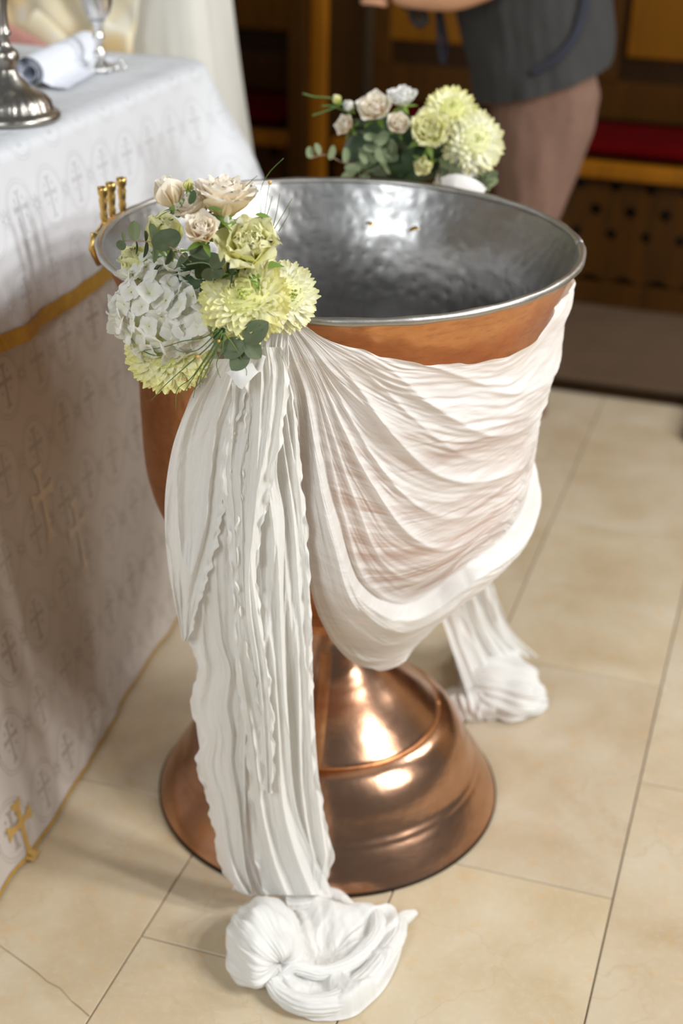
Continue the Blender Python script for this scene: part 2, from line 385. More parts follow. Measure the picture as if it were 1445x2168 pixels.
def bench(u0, u1, label):
    b = thing('choir_bench', label, 'bench', uv(0, 2.5), RZ)
    box('plinth', (u0, u1, .03, .5, .05, .12), M['wood_mid'], b)
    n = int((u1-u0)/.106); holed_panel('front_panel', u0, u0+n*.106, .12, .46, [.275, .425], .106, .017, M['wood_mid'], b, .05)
    box('inner_board', (u0, u1, .09, .11, .12, .46), M['black'], b, 0)  # black sheet gives the holes their dark inside
    box('seat_rail', (u0, u1, 0, .06, .455, .497), M['wood'], b, .006)
    box('seat_board', (u0, u1, .06, .45, .47, .492), M['wood_mid'], b)
    box('back_board', (u0, u1, .47, .50, .49, 2.1), M['wood_dark'], b, 0)
    for za, zb in ((.54, .66), (1.25, 1.36), (2.0, 2.1)): box('back_rail', (u0, u1, .45, .475, za, zb), M['wood_mid'], b)
    k = 0
    w = (u1-u0)/max(1, round((u1-u0)/.42))
    while u0+k*w < u1+.01:
        c = min(max(u0+k*w, u0+.03), u1-.03); box('back_stile', (c-.03, c+.03, .445, .475, .66, 2.0), M['wood_mid'], b); k += 1
    k = 0
    while u0+(k+1)*w < u1+.01:
        a = u0+k*w+.05; box('back_panel', (a, a+w-.1, .455, .475, .735, 1.22), M['wood_panel'], b, .008); box('back_panel', (a, a+w-.1, .455, .475, 1.39, 1.97), M['wood_panel'], b, .008); k += 1
    return b
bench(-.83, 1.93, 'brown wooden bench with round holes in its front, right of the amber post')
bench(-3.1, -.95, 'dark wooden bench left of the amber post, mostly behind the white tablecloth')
def cushion(u0, u1, label):
    def f(a, b):
        th = 2*pi*a; u = lerp(u0+.01, u1-.01, b); e = min(1, min(b, 1-b)*60)**.5
        y = .17*abs(cos(th))**.5*(1 if cos(th) > 0 else -1)*e; z = .026*abs(sin(th))**.6*(1 if sin(th) > 0 else -1)*e
        return uv(u, 2.76+y, .519+z+.002*nz(u*6, y*20))
    tag(grid('seat_cushion', f, 24, 90, M['red'], closeu=True), label, 'cushion', None)
cushion(-.8, 1.9, 'long dark red cushion on the bench right of the person')
cushion(-3.05, -.97, 'long dark red cushion on the bench left of the amber post')
d = thing('stall_divider', 'tall amber wooden post and end panel between the two benches', 'post', uv(-.89, 2.5, .05), RZ)
box('post', (-.06, .0, -.06, .0, 0.0, 1.7), M['wood_mid'], d, .006)
box('post_lit_face', (.0, .055, -.045, .0, 0.0, 1.7), M['wood'], d, .012)  # lit side of the post, its brightness put into the amber colour
box('end_panel', (-.02, .03, .0, .46, .05, 1.6), M['wood_dark'], d, .004)  # shade of the slot beside the post put into the dark colour
box('arm_cap', (-.07, .065, -.07, .46, 1.7, 1.74), M['wood'], d, .01)

# ------------------------------------------------------------------ baptismal font
FO = thing('baptismal_font', 'large hammered copper baptismal font with tinned interior on a bell foot', 'baptismal font')
wob = lambda a, z: (.004*sin(3*a+1)+.003*sin(5*a+2.)) * sm(.8, .95, z)
outer = [(.02, .372), (.075, .378), (.13, .392), (.165, .412), (.205, .447), (.243, .500), (.266, .545), (.279, .583), (.286, .63), (.2885, .70), (.290, .77), (.294, .82), (.303, .868), (.315, .90), (.332, .938), (.337, .946)]
inner = [(.335, .952), (.322, .925), (.308, .895), (.296, .860), (.286, .80), (.283, .72), (.280, .64), (.270, .585), (.235, .505), (.17, .435), (.10, .405), (.0005, .398)]
def dent(v): return v
bw = lathe('bowl', outer, M['copper'], FO, 160, lambda a, z: wob(a, z)+.0015*nz(cos(a)*14, sin(a)*14, z*40))
lathe('bowl_lining', inner, M['tin'], FO, 160, lambda a, z: wob(a, z)+.0035*nz(cos(a)*12, sin(a)*12, z*36)*sm(.40, .5, z))
rimp = [Vector(((.3375*(1+wob(2*pi*i/120, .95)))*cos(2*pi*i/120), (.3375*(1+wob(2*pi*i/120, .95)))*sin(2*pi*i/120), .9495+.0012*sin(4*pi*i/120+.6))) for i in range(121)]
tube('rolled_rim', rimp, lambda t: .0055+.0006*sin(t*160), M['rim'], FO, 12)
lathe('neck', [(.052, .30), (.052, .33), (.056, .350), (.074, .356), (.080, .362), (.080, .370), (.074, .376), (.06, .378)], M['copper'], FO, 64)
lathe('bell', [(.052, .325), (.055, .31), (.064, .288), (.080, .262), (.102, .240), (.128, .218), (.150, .198), (.168, .180), (.178, .170), (.180, .164)], M['copper_base'], FO, 128)
tube('seam_ring', [Vector((.1805*cos(2*pi*i/96), .1805*sin(2*pi*i/96), .166)) for i in range(97)], .0026, M['copper'], FO, 8)
lathe('base', [(.176, .166), (.186, .164), (.200, .155), (.215, .137), (.227, .115), (.236, .093), (.243, .077), (.2475, .070), (.2495, .067), (.2515, .063), (.257, .055), (.266, .040), (.275, .024), (.281, .012), (.2835, .007)], M['copper_base'], FO, 128)
lathe('foot_edge', [(.27, .009), (.282, .008), (.2855, .006), (.2855, .001), (.275, 0.0), (.25, 0.0), (.20, .002)], M['wood_dark'], FO, 128, fine=False)
# vertical seam strap on the bell
def strap(a, b):
    z = lerp(.30, .168, b); r = pl([(.16, .182), (.170, .178), (.18, .168), (.198, .150), (.218, .128), (.24, .102), (.262, .080), (.288, .064), (.31, .055)], z)+.0012-abs(a-.5)*.002
    ph = R(-6)+(a-.5)*.018/r; return Vector((r*sin(ph), -r*cos(ph), z))
grid('seam_strap', strap, 5, 24, M['copper'], FO)
def polar(ph, r, z): return Vector((r*sin(ph), -r*cos(ph), z))
def handle(ph, label=None):
    c = polar(ph, .328, .882); out = polar(ph, 1, 0); tang = Vector((cos(ph), sin(ph), 0))
    path = [c+tang*(.038*cos(t))+out*(.026*sin(t)-.008) for t in [pi*i/20 for i in range(21)]]
    h = tube('handle', path, .0065, M['brass'], FO, 10); h['label'] = 'brass handle'
    for s in (-1, 1): tube('handle_boss', [c+tang*.038*s-out*.026, c+tang*.038*s-out*.002], lambda t: .011-.003*t, M['brass'], h, 12)
HA, HB = R(-16), R(164)
handle(R(-16.5)); handle(HB)
# three-socket candle holder clamped to the left of the rim
pts = [onz(226, 468, .955), onz(243, 458, .955), onz(265, 447, .955)]
out = Vector((pts[1].x, pts[1].y, 0)).normalized()
pts = [p+out*.004 for p in pts]
ch = thing('candle_holder', 'brass holder with three candle sockets clamped on the left rim of the font', 'candle holder', (pts[1].x, pts[1].y, .95))
soc = [(.003, 0), (.0045, .004), (.0062, .012), (.0050, .017), (.0056, .024), (.0066, .034), (.0052, .038), (.0074, .043), (.0078, .048), (.0074, .052), (.0055, .052), (.0050, .046), (.0002, .044)]
for i, p in enumerate(pts):
    s = lathe('candle_socket', soc, M['brass'], ch, 20, loc=p-Vector((pts[1].x, pts[1].y, .95))-Vector((0, 0, .003-.0))+Vector((0, 0, 0)), fine=False)
pp = [p-Vector((pts[1].x, pts[1].y, .953)) for p in pts]
tube('bracket_bar', [pp[0]+(pp[0]-pp[1])*1.1-Vector((0, 0, .012)), pp[0]-Vector((0, 0, .001)), pp[1]-Vector((0, 0, .001)), pp[2]-Vector((0, 0, .001)), pp[2]+(pp[2]-pp[1])*.3], .0042, M['brass'], ch, 10)
tube('clamp', [pp[0]+(pp[0]-pp[1])*1.0+Vector((0, 0, -.008)), pp[0]+(pp[0]-pp[1])*1.25+out*.004+Vector((0, 0, -.03)), pp[0]+(pp[0]-pp[1])*.9+Vector((0, 0, -.055))], lambda t: .008-.004*t, M['brass'], ch, 10)

# ------------------------------------------------------------------ gauze cloth
CL = thing('gauze_drape', 'long white crinkled gauze swagged around the font, its ends trailing on the floor', 'cloth')
CP = [(.28, .13), (.32, .145), (.35, .16), (.38, .178), (.41, .196), (.436, .213), (.475, .238), (.516, .2585), (.545, .276), (.577, .2885), (.64, .2965), (.71, .303), (.77, .307), (.85, .316), (.90, .330)]
def rc(z): return pl(CP, z)
def on_font(px, py):
    d = ray(px, py); best = None; prev = None
    t = 1.2
    while t < 3.2:
        p = CO+d*t; f = sqrt(p.x**2+p.y**2)-rc(p.z)
        if p.z < .28: break
        if best is None or f < best[0]: best = (f, p.copy())
        if f < 0: best = (f, p.copy()); break
        t += .002
    p = best[1]; return (atan2(p.x, -p.y), p.z)
G = [
 [(636, 668), (668, 690), (700, 709), (780, 742), (850, 763), (930, 770), (1000, 768), (1070, 755), (1130, 720), (1165, 668), (1181, 640)],
 [(632, 672), (670, 710), (720, 757), (800, 805), (900, 838), (1000, 845), (1090, 830), (1150, 790), (1172, 755)],
 [(628, 676), (665, 730), (720, 810), (800, 880), (900, 925), (1000, 940), (1090, 920), (1140, 885)],
 [(624, 680), (660, 745), (710, 850), (780, 945), (870, 1020), (970, 1045), (1070, 1020), (1110, 990)],
 [(620, 684), (655, 765), (700, 880), (760, 1000), (840, 1100), (930, 1135), (1020, 1110), (1065, 1085)],
 [(616, 690), (650, 780), (690, 920), (740, 1060), (800, 1180), (880, 1225), (950, 1200), (1000, 1165)],
 [(610, 696), (640, 800), (672, 960), (715, 1120), (760, 1250), (830, 1305), (900, 1280), (950, 1240)],
 [(604, 702), (630, 810), (650, 980), (682, 1160), (725, 1290), (790, 1355), (860, 1345), (915, 1295)],
 [(598, 710), (620, 830), (632, 1000), (650, 1170), (678, 1300), (725, 1378), (790, 1410), (850, 1388), (890, 1340)]]
back = [(.885, .87), (.84, .86), (.78, .84), (.72, .83), (.66, .83), (.60, .82), (.54, .82), (.47, .81), (.42, .80)]
NT_, NW = 330, 300
GC = []
for i, g in enumerate(G):
    c = [on_font(*q) for q in g]
    ph, z = c[-1]; z1, z2 = back[i]
    c = [(p*.30, zz) for p, zz in c]   # scale the angle to metres of arc
    zA = lerp(z, z1, .45)
    c += [(.30*lerp(ph, R(160), .30), lerp(z, zA, .5)), (.30*lerp(ph, R(160), .65), lerp(zA, z2, .45)), (.30*R(160), z2)]
    GC.append(crv(c, NT_))
def swag_pt(w, k):
    x = w*(len(GC)-1); i = min(int(x), len(GC)-2); t = x-i
    a, b, c, d = GC[max(i-1, 0)][k], GC[i][k], GC[i+1][k], GC[min(i+2, len(GC)-1)][k]
    return .5*((2*b)+(c-a)*t+(2*a-5*b+4*c-d)*t*t+(3*b-a-3*c+d)*t**3)
CRE = [(-.22, .004, .018, .7, .95), (-.10, .005, .014, .7, .9), (.02, .007, .016, .45, .7), (.10, .004, .010, .3, .5), (.17, .010, .017, .42, .62), (.30, .006, .011, .30, .5), (.38, .010, .015, .34, .5), (.50, .006, .011, .30, .45), (.60, .006, .012, .38, .55), (.78, .004, .012, .3, .5), (.90, .006, .014, .4, .6)]
SHEER = []
vs, us, fs = [], [], []
for k in range(NT_):
    t = k/(NT_-1); wid = (GC[-1][k]-GC[0][k]).length
    for j in range(NW):
        w = j/(NW-1); q = swag_pt(w, k); ph, z = q.x/.30, q.y
        n1 = nz(w*3.1+5, t*2.2); n2 = nz(w*8, t*3.3, 4)
        W = w+.10*nz(t*2.2, w*1.3, 9)*sm(0, .2, t)
        amp = min(.012, wid*.035)
        big = ridge(W*4.2, t*1.2, 11)*1.7-.6; mid = .75*ridge(W*11, t*2.6, 21)*max(0, .3+1.3*nz(w*3, t*4, 31))
        # heavy overlapping fold left of centre, and loose lower belly
        lay = sm(.665, .69, W)*(1-sm(.78, .98, W))*sm(.04, .25, t)*(1-sm(.55, .75, t))
        cre = 0.
        for wc, aa, ww, ta, tb in CRE: cre += aa*.85*exp(-abs((W-wc-.26*sm(.02, .62, t)*(1-wc)+.045*nz(t*4, wc*9))/ww)**1.3)*sm(.02, .16, t)*(1-sm(ta*.8, tb*.92, t))
        shv = sm(.30, .40, W)*(1-sm(.62, .68, W))*sm(.05, .22, t)*(1-sm(.50, .68, t))*max(0, 1-cre*120)
        shv = max(shv, .8*sm(.14, .2, W)*(1-sm(.28, .34, W))*sm(.12, .3, t)*(1-sm(.4, .55, t))*max(0, 1-cre*120)); SHEER.append(shv)
        belly = sm(.25, .6, w)*sin(pi*min(1, t/.7))
        thin = 1-.35*sm(.35, .5, w)*(1-sm(.60, .72, w))
        cr = nz(w*75+2*nz(t*9, w*9), t*20, 3)*.0022*(.5+abs(nz(w*4, t*5, 55))*2)+nz(w*170, t*40, 7)*.0006
        dd = .003+amp*(.45*big+.30*mid*(1-.6*shv))*thin+lay*.030+cre*min(1, wid*3.2)+belly*.003+cr*min(1, wid*4)
        r = rc(z)+dd+.007*(1-sm(0, .12, t))*2.4
        hem = .0025*sin(t*95+3*nz(t*20, 1))*(sm(.97, 1, w)+sm(.97, 1, 1-w))
        r += hem; z += hem
        vs.append(polar(ph, max(r, .02), z)); us.append((w*wid*1.0, t*1.2))
for k in range(NT_-1):
    for j in range(NW-1):
        fs.append((k*NW+j, k*NW+j+1, (k+1)*NW+j+1, (k+1)*NW+j))
us = [(u*.9, v) for u, v in us]
sw = mesh('swag', vs, fs, M['gauze'], CL, True, us)
sw.data.attributes.new('sheer', 'FLOAT', 'POINT').data.foreach_set('value', SHEER)

def ribbon(name, rows, Y0, seed, nf, amp, el=0., er=0., nu=90, nv=300, ytop=None, bow=.0, curl=0., parent=CL, mat=None, lift=.0):
    L = [(r[0], r[1]) for r in rows]; Rr = [(r[0], r[2]) for r in rows]
    lc = crv([(r[0], r[1]) for r in rows], 200); rcv = crv([(r[0], r[2]) for r in rows], 200)
    LL = [(p.x, p.y) for p in lc]; RR = [(p.x, p.y) for p in rcv]
    y0, y1 = rows[0][0], rows[-1][0]
    def f(a, b):
        py = lerp(y0, y1, b); xl, xr = pl(LL, py), pl(RR, py)
        s = seed*7.3
        aw = a+.06*nz(b*3, a*2, s)
        px = lerp(xl, xr, a)
        px += (el*(1-sm(0, .15, a))+er*sm(.85, 1, a))*(9*nz(b*26, s, 1)+5*nz(b*60, s, 2))
        Y = pl(Y0, py)
        p = ony(px, py, Y)
        Y += max(0, -p.x-.13)*.65
        g = sm(0, .12, b)*.8+.2
        aw = a+.10*nz(b*2.4, a*1.5, s)
        dd = amp*.85*g*(ridge(aw*nf*1.15, b*1.8, s)*2.2-.9)+amp*.34*(ridge(aw*nf*2.4, b*4.2, s+9)*max(0, .3+1.4*nz(a*2, b*6, s+4))*1.6-.4)
        dd += (el*(1-sm(0, .12, a))+er*sm(.88, 1, a))*(.006*sin(b*95+4*nz(b*9, s))+.006*nz(b*45, s, 5))
        dd += nz(a*20*nf/3, b*34, s)*.0011+nz(a*44*nf/3, b*80, s+1)*.0006
        dd += bow*sin(pi*a)+curl*(a-.5)
        return ony(px, py, Y-dd)
    return grid(name, f, nu, nv, mat or M['gauze'], parent, uvscale=(.06*nf/3+.05, (y1-y0)/1700))
YT = [(680, -.352), (760, -.347), (900, -.335), (1300, -.325), (1700, -.318), (1900, -.318)]
def off(Y, d): return [(a, b-d) for a, b in Y]
ribbon('hanging_tail', [(690, 500, 610), (760, 455, 606), (830, 408, 612), (900, 385, 622), (1000, 366, 634), (1100, 362, 645), (1200, 375, 652), (1300, 398, 658), (1400, 415, 661), (1500, 412, 664), (1600, 425, 670), (1700, 445, 680), (1800, 468, 690), (1850, 490, 690), (1895, 520, 680)], YT, 1, 6, .009, nu=150)
ribbon('hanging_tail', [(990, 420, 520), (1100, 398, 512), (1200, 390, 508), (1350, 404, 515), (1420, 418, 535), (1500, 402, 528), (1560, 424, 520), (1620, 412, 518), (1700, 438, 520), (1800, 456, 524), (1850, 474, 528), (1880, 500, 534), (1893, 518, 536)], off(YT, .014), 2, 2.5, .008, el=1.)
ribbon('hanging_tail', [(680, 562, 625), (745, 560, 608), (900, 560, 628), (1100, 588, 648), (1300, 598, 659), (1500, 600, 664), (1620, 600, 670), (1700, 600, 684), (1780, 612, 700), (1820, 625, 706), (1860, 640, 692), (1885, 650, 690)], off(YT, .012), 3, 2.5, .006, er=.7)
ribbon('hanging_tail', [(700, 515, 575), (760, 500, 572), (900, 478, 592), (1000, 468, 586), (1100, 478, 602), (1250, 490, 600), (1400, 498, 604), (1550, 516, 612), (1700, 528, 626), (1800, 538, 660), (1860, 548, 690), (1895, 560, 706)], off(YT, .024), 4, 3, .009, el=.8)
ribbon('hanging_tail', [(760, 452, 540), (830, 410, 525), (900, 380, 500), (960, 362, 486), (1040, 350, 476), (1120, 349, 466), (1200, 356, 446), (1270, 368, 424), (1320, 379, 408), (1345, 383, 402), (1358, 385, 394)], off(YT, .03), 5, 2.6, .008, er=.9, nv=200)
ribbon('hanging_tail', [(735, 520, 600), (800, 520, 612), (900, 518, 600), (1000, 512, 580), (1100, 505, 560), (1200, 500, 545), (1300, 508, 552), (1400, 530, 566), (1500, 545, 575), (1600, 552, 580), (1680, 560, 576)], off(YT, .037), 6, 2, .007, el=1., er=.8, nv=220)
# --- bundle on the floor in front
def puff(name, c, rx, ry, h, pinch, seed, rot=0, nr=14, amp=.006, parent=CL):
    """a plump gathered ball of gauze: ridges run from the pinch point over the top"""
    pd = Vector(pinch).normalized()
    q = Vector((0, 0, 1)).rotation_difference(pd)
    def f(a, b):
        th = 2*pi*a; la = pi*b
        n = Vector((sin(la)*cos(th), sin(la)*sin(th), cos(la)))
        rid = (1-abs(sin(th*nr+2.5*nz(b*3, cos(th)*2, seed+sin(th)))))*amp*sin(la)**.7
        rid += .005*nz(cos(th)*5, sin(th)*5, b*2+seed)+.0022*nz(cos(th)*16, sin(th)*16, b*4+seed)+.0009*nz(cos(th)*40, sin(th)*40, b*8+seed)
        dim = -.38*exp(-(la/.25)**2)
        n = q @ n; k = 1+dim*.6
        p = Vector((n.x*rx, n.y*ry, n.z*h))*k+n*rid
        lump = 1+.22*nz(n.x*1.7+seed, n.y*1.7, n.z*1.7)
        p = p*lump; ca, sa = cos(rot), sin(rot)
        p = Vector((p.x*ca-p.y*sa, p.x*sa+p.y*ca, p.z))
        z = c[2]+p.z
        if z < .002: z = .002+.001*nz(p.x*40, p.y*40)
        return Vector((c[0]+p.x, c[1]+p.y, z))
    return grid(name, f, 220, 70, M['gauze'], parent, closeu=True, uvscale=(.5, .12))
c1 = onz(557, 2000, .030)
puff('floor_bundle', (c1.x, c1.y, .030), .056, .070, .050, (.62, -.76, .12), 1.3, nr=21, amp=.0006)
# shallow dished sheet between ball and roll
out_px = [(560, 1985), (640, 1915), (700, 1915), (760, 1925), (800, 1930), (845, 1925), (852, 1990), (828, 2060), (790, 2110), (740, 2145), (660, 2150), (620, 2120), (588, 2090), (560, 2040)]
oc = [onz(x, y, .012) for x, y in out_px]; ocs = crv([tuple(p) for p in oc]+[tuple(oc[0])], 181)[:-1]
cen = onz(690, 2030, .012)
def dish(a, b):
    k = int(round(a*180)) % 180; e = ocs[k]; p = cen.lerp(e, b); th = 2*pi*a
    h = .010+.020*b**1.5*(1-sm(.9, 1, b))+.013*nz(p.x*19, p.y*19, 2)+.006*(ridge(th*1.6, b*1.2, 4))*sm(.1, .4, b)*(1-sm(.85, 1, b))
    h += .0035*nz(p.x*60+p.y*20, p.y*22, 5)
    h += .0012*nz(p.x*260, p.y*90)
    return Vector((p.x, p.y, max(.003, h*(1-.75*sm(.93, 1, b)))))
grid('floor_bundle', dish, 180, 60, M['gauze'], CL, closeu=True, uvscale=(.35, .15))
def roll(pxs, z, rad, seed, n=60, name='floor_bundle', nu=70, flat=.85, ridges=7):
    P = crv([tuple(onz(x, y, max(zz, .001))) for (x, y), zz in zip(pxs, z)], n)
    def f(a, b):
        k = b*(n-1); i = min(int(k), n-2); p = P[i].lerp(P[i+1], k-i); t = (P[min(i+2, n-1)]-P[max(i-1, 0)]).normalized()
        s = t.cross(Vector((0, 0, 1))).normalized(); up = s.cross(t); th = 2*pi*a
        r = rad(b)*(1+.16*nz(b*5, cos(th), seed)); r += .12*rad(b)*(1-abs(sin(ridges*th+b*7+2*nz(b*4, seed))))+.0012*nz(th*4, b*26, seed)
        q = p+s*cos(th)*r+up*sin(th)*r*flat; q.z = max(q.z, .0015); return q
    return grid(name, f, nu, 160, M['gauze'], CL, closeu=True, uvscale=(.12, .3))
roll([(575, 2078), (600, 2108), (650, 2128), (715, 2118), (770, 2080), (812, 2030), (838, 1985), (846, 1950), (880, 1932)], [.02, .015, .016, .016, .017, .018, .018, .014, .008], lambda b: pl([(0, .010), (.1, .015), (.4, .017), (.8, .013), (.93, .010), (1, .004)], b), 2.2)
roll([(585, 2080), (620, 2050), (680, 2060), (740, 2040), (790, 1990), (800, 1950), (780, 1925), (740, 1925), (700, 1950)], [.02, .03, .022, .022, .022, .024, .02, .018, .018], lambda b: pl([(0, .006), (.2, .011), (.7, .011), (1, .005)], b), 5.2)
roll([(600, 1905), (640, 1900), (690, 1893), (715, 1897), (745, 1915)], [.03, .028, .014, .010, .006], lambda b: pl([(0, .022), (.5, .013), (.85, .008), (1, .0035)], b), 3.2)
roll([(500, 1868), (522, 1882), (536, 1892)], [.03, .02, .012], lambda b: pl([(0, .012), (1, .005)], b), 4.2)
# --- back tail: hangs from the far handle, runs out on the floor to the right
def bt(a, b):
    top = [(.17, .300, .60), (.185, .30, .45), (.205, .285, .30), (.235, .27, .14), (.27, .255, .03)]
    L = [(.02, .31, .80), (.05, .31, .60), (.10, .30, .42), (.155, .285, .28), (.215, .24, .12), (.255, .215, .015)]
    Q = [(.13, .36, .80), (.19, .345, .60), (.235, .33, .44), (.27, .335, .28), (.325, .35, .12), (.39, .38, .03)]
    l = crv(L, 40); q = crv(Q, 40); k = b*39; i = min(int(k), 38); l = l[i].lerp(l[i+1], k-i); q = q[i].lerp(q[i+1], k-i)
    p = l.lerp(q, a); d = Vector((.55, -.83, 0)); aw = a+.05*nz(b*3, a)
    dd = .010*(ridge(aw*5, b*1.6, 61)*2-.8)+.004*(ridge(aw*12, b*4, 71)*2-.8)+.0015*nz(a*40, b*30)
    return p+d*dd
grid('hanging_tail', bt, 110, 160, M['gauze'], CL, uvscale=(.2, .6))
ca = onz(1060, 1450, .03)
puff('floor_bundle', (ca.x, ca.y, .024), .070, .088, .045, (-.8, .5, .3), 4.4, rot=R(35), nr=9, amp=.005)
cb = onz(1035, 1375, .04); puff('floor_bundle', (cb.x, cb.y, .03), .055, .075, .048, (-.9, .2, .3), 8.4, rot=R(-20), nr=8, amp=.005)
cb = onz(1000, 1490, .015); puff('floor_bundle', (cb.x, cb.y, .012), .055, .035, .028, (-.3, .5, .8), 3.4, rot=R(-15), nr=9, amp=.004)

# ------------------------------------------------------------------ altar table and its cloths
TZ = 1.03
def rrect(a, cu, cv, hu, hv, r):
    """point and outward normal on a rounded rectangle, a in 0..1 by length"""
    segs = [('l', 2*(hv-r)), ('c', pi/2*r), ('l', 2*(hu-r)), ('c', pi/2*r), ('l', 2*(hv-r)), ('c', pi/2*r), ('l', 2*(hu-r)), ('c', pi/2*r)]
    tot = sum(x[1] for x in segs); s = (a % 1)*tot
    st = [((hu, -(hv-r)), (0, 1)), None, ((hu-r, hv), (-1, 0)), None, ((-hu, hv-r), (0, -1)), None, ((-(hu-r), -hv), (1, 0)), None]
    cc = {1: (hu-r, hv-r, 0), 3: (-(hu-r), hv-r, pi/2), 5: (-(hu-r), -(hv-r), pi), 7: (hu-r, -(hv-r), 1.5*pi)}
    for i, (k, L) in enumerate(segs):
        if s <= L or i == 7:
            if k == 'l':
                p, d = st[i]; return (cu+p[0]+d[0]*s, cv+p[1]+d[1]*s), (d[1], -d[0]), 0., a*tot
            x, y, a0 = cc[i]; th = a0+s/r; q = s/L
            return (cu+x+r*cos(th), cv+y+r*sin(th)), (cos(th), sin(th)), sin(pi*q), a*tot
        s -= L
def cloth_box(name, cu, cv, hu, hv, r, zt, zb, flare, corner, fold, mat, parent, top=True, n=360, m=46, lift=0., s0=0., s1=1., seed=0.):
    def f(a, b):
        (pu, pv), (nu_, nv_), cn, L = rrect(a, cu, cv, hu, hv, r)
        if top:
            if b < .25:
                k = .02+.98*(b/.25); return uv(cu+(pu-cu)*k, cv+(pv-cv)*k, zt+.002*nz(pu*k*5, pv*k*5, seed)+lift)
            s = (b-.25)/.75
        else: s = s0+(s1-s0)*b
        edge = .016; H = zt-zb; ds = s*H
        if ds < edge: t = ds/edge*pi/2; z = zt-edge*(1-cos(t)); o = edge*sin(t)
        else: z = zt-ds; o = edge
        c = exp(-min(abs(a-.5*0-cornerpos), 1-abs(a-cornerpos))**2/.00035) if corner else 0
        near = sm(.4, -.5, pv)*1.0
        o += flare(s, pv)+corner*c*s**1.1+fold*s**.8*(nz(L*6.5+seed, s*.8, seed)+.5*nz(L*15+seed, s*1.4, seed+3)+.18*nz(L*45, s*3))
        z -= .006*nz(L*4, seed)*s
        return uv(pu+nu_*(o+lift), pv+nv_*(o+lift), z+(lift if s < .05 else 0))
    def g(a, b): return f(a, b)
    vs, us, fs = [], [], []
    for j in range(m):
        for i in range(n+1):
            a = i/n; b = j/(m-1); vs.append(g(a, b)); L = rrect(a, cu, cv, hu, hv, r)[3]
            us.append((L, (1-(b-.25)/.75)*(zt-zb)) if top and b >= .25 else ((cv*0+rrect(a, cu, cv, hu, hv, r)[0][1]), rrect(a, cu, cv, hu, hv, r)[0][0]*b*4+3) if top else (L, (s0+(s1-s0)*b)*(zt-zb)))
    for j in range(m-1):
        for i in range(n): fs.append((j*(n+1)+i, j*(n+1)+i+1, (j+1)*(n+1)+i+1, (j+1)*(n+1)+i))
    return mesh(name, vs, fs, mat, parent, True, us)
CU, CV, HU, HV, CR = -1.13, -.10, .585, .90, .05
tot = 2*(HV-CR)*2+2*(HU-CR)*2+2*pi*CR
cornerpos = (2*(HV-CR)+pi/4*CR)/tot
tb = thing('altar_table', 'altar table hidden under its white cloths, left of the font', 'table', uv(CU, CV), RZ)
box('tabletop', (-HU+.02, HU-.02, -HV+.02, HV-.02, TZ-.05, TZ-.012), M['wood_mid'], tb)
for a in (-1, 1):
    for b in (-1, 1): box('leg', (a*(HU-.09)-.035, a*(HU-.09)+.035, b*(HV-.09)-.035, b*(HV-.09)+.035, 0, TZ-.05), M['wood_mid'], tb)
und = thing('altar_undercloth', 'long silver-grey brocade undercloth with crosses and gold hem reaching the floor', 'tablecloth', uv(CU, CV))
fl = lambda s, pv: .012+lerp(.062, .155, sm(.7, -.55, pv))*s**1.2
LONGC = cloth_box('long_cloth', CU, CV, HU-.015, HV-.015, CR, TZ-.006, .006, fl, .04, .010, M['under'], und, n=700, m=90, seed=3.)
cloth_box('gold_hem', CU, CV, HU-.015, HV-.015, CR, TZ-.006, .006, fl, .04, .010, M['goldband'], und, top=False, n=700, m=4, lift=.0016, s0=.994, s1=1.001, seed=3.)
ovr = thing('altar_cloth', 'short white brocade altar cloth with a gold band along its hem', 'tablecloth', uv(CU, CV))
f2 = lambda s, pv: .008+.042*s
cloth_box('short_cloth', CU, CV, HU, HV, CR, TZ, .765, f2, .085, .020, M['over'], ovr, n=700, m=50)
cloth_box('gold_band', CU, CV, HU, HV, CR, TZ, .765, f2, .085, .020, M['goldband'], ovr, top=False, n=700, m=5, lift=.002, s0=.905, s1=1.005)
adopt(und); adopt(ovr)
# embroidered crosses on the undercloth
def emb(pxc, usz, h, w, name='gold_cross'):
    c = onu(*pxc, usz); cv = c.dot(V); pts = []
    vs, fs = [], []
    def quad(v0, v1, z0, z1):
        B = len(vs)
        for z in (z0, z1):
            for v in (v0, v1): vs.append(uv(usz-.030*(z-c.z)*4*.9-(v-cv)*.12+.006, v, z))
        fs.append((B, B+1, B+3, B+2))
    def poly(P):
        B = len(vs)
        for v, z in P: vs.append(uv(usz-(z)*.125-(v)*.10+.004, cv+v, c.z+z))
        fs.append(tuple(range(B, B+len(P))))
    a = w*.09
    poly([(-a, -h*.5), (a, -h*.5), (a, h*.5), (-a, h*.5)]); poly([(-w/2, h*.12-a), (w/2, h*.12-a), (w/2, h*.12+a), (-w/2, h*.12+a)])
    for s in (-1, 1):
        poly([(s*w/2-s*a*2, h*.12-a), (s*w/2+s*a*.4, h*.12-a*2.6), (s*w/2+s*a*.4, h*.12+a*2.6), (s*w/2-s*a*2, h*.12+a)])
        poly([(-a, s*h*.5-s*a*3), (a, s*h*.5-s*a*3), (a*2.6, s*h*.5), (-a*2.6, s*h*.5)])
    o = mesh(name, vs, fs, M['gold' if h < .126 else 'palegold'], und, False); o.matrix_parent_inverse = und.matrix_world.inverted()
    md = o.modifiers.new('sub', 'SUBSURF'); md.subdivision_type = 'SIMPLE'; md.levels = md.render_levels = 3
    md = o.modifiers.new('lie', 'SHRINKWRAP'); md.target = LONGC; md.wrap_method = 'PROJECT'; md.use_negative_direction = True; md.use_positive_direction = True; md.use_project_x = True; md.offset = .0012
    return o
EMB = [((60, 1755), -.383, .105, .062), ((118, 1065), -.455, .13, .07), ((180, 1130), -.455, .13, .07)]
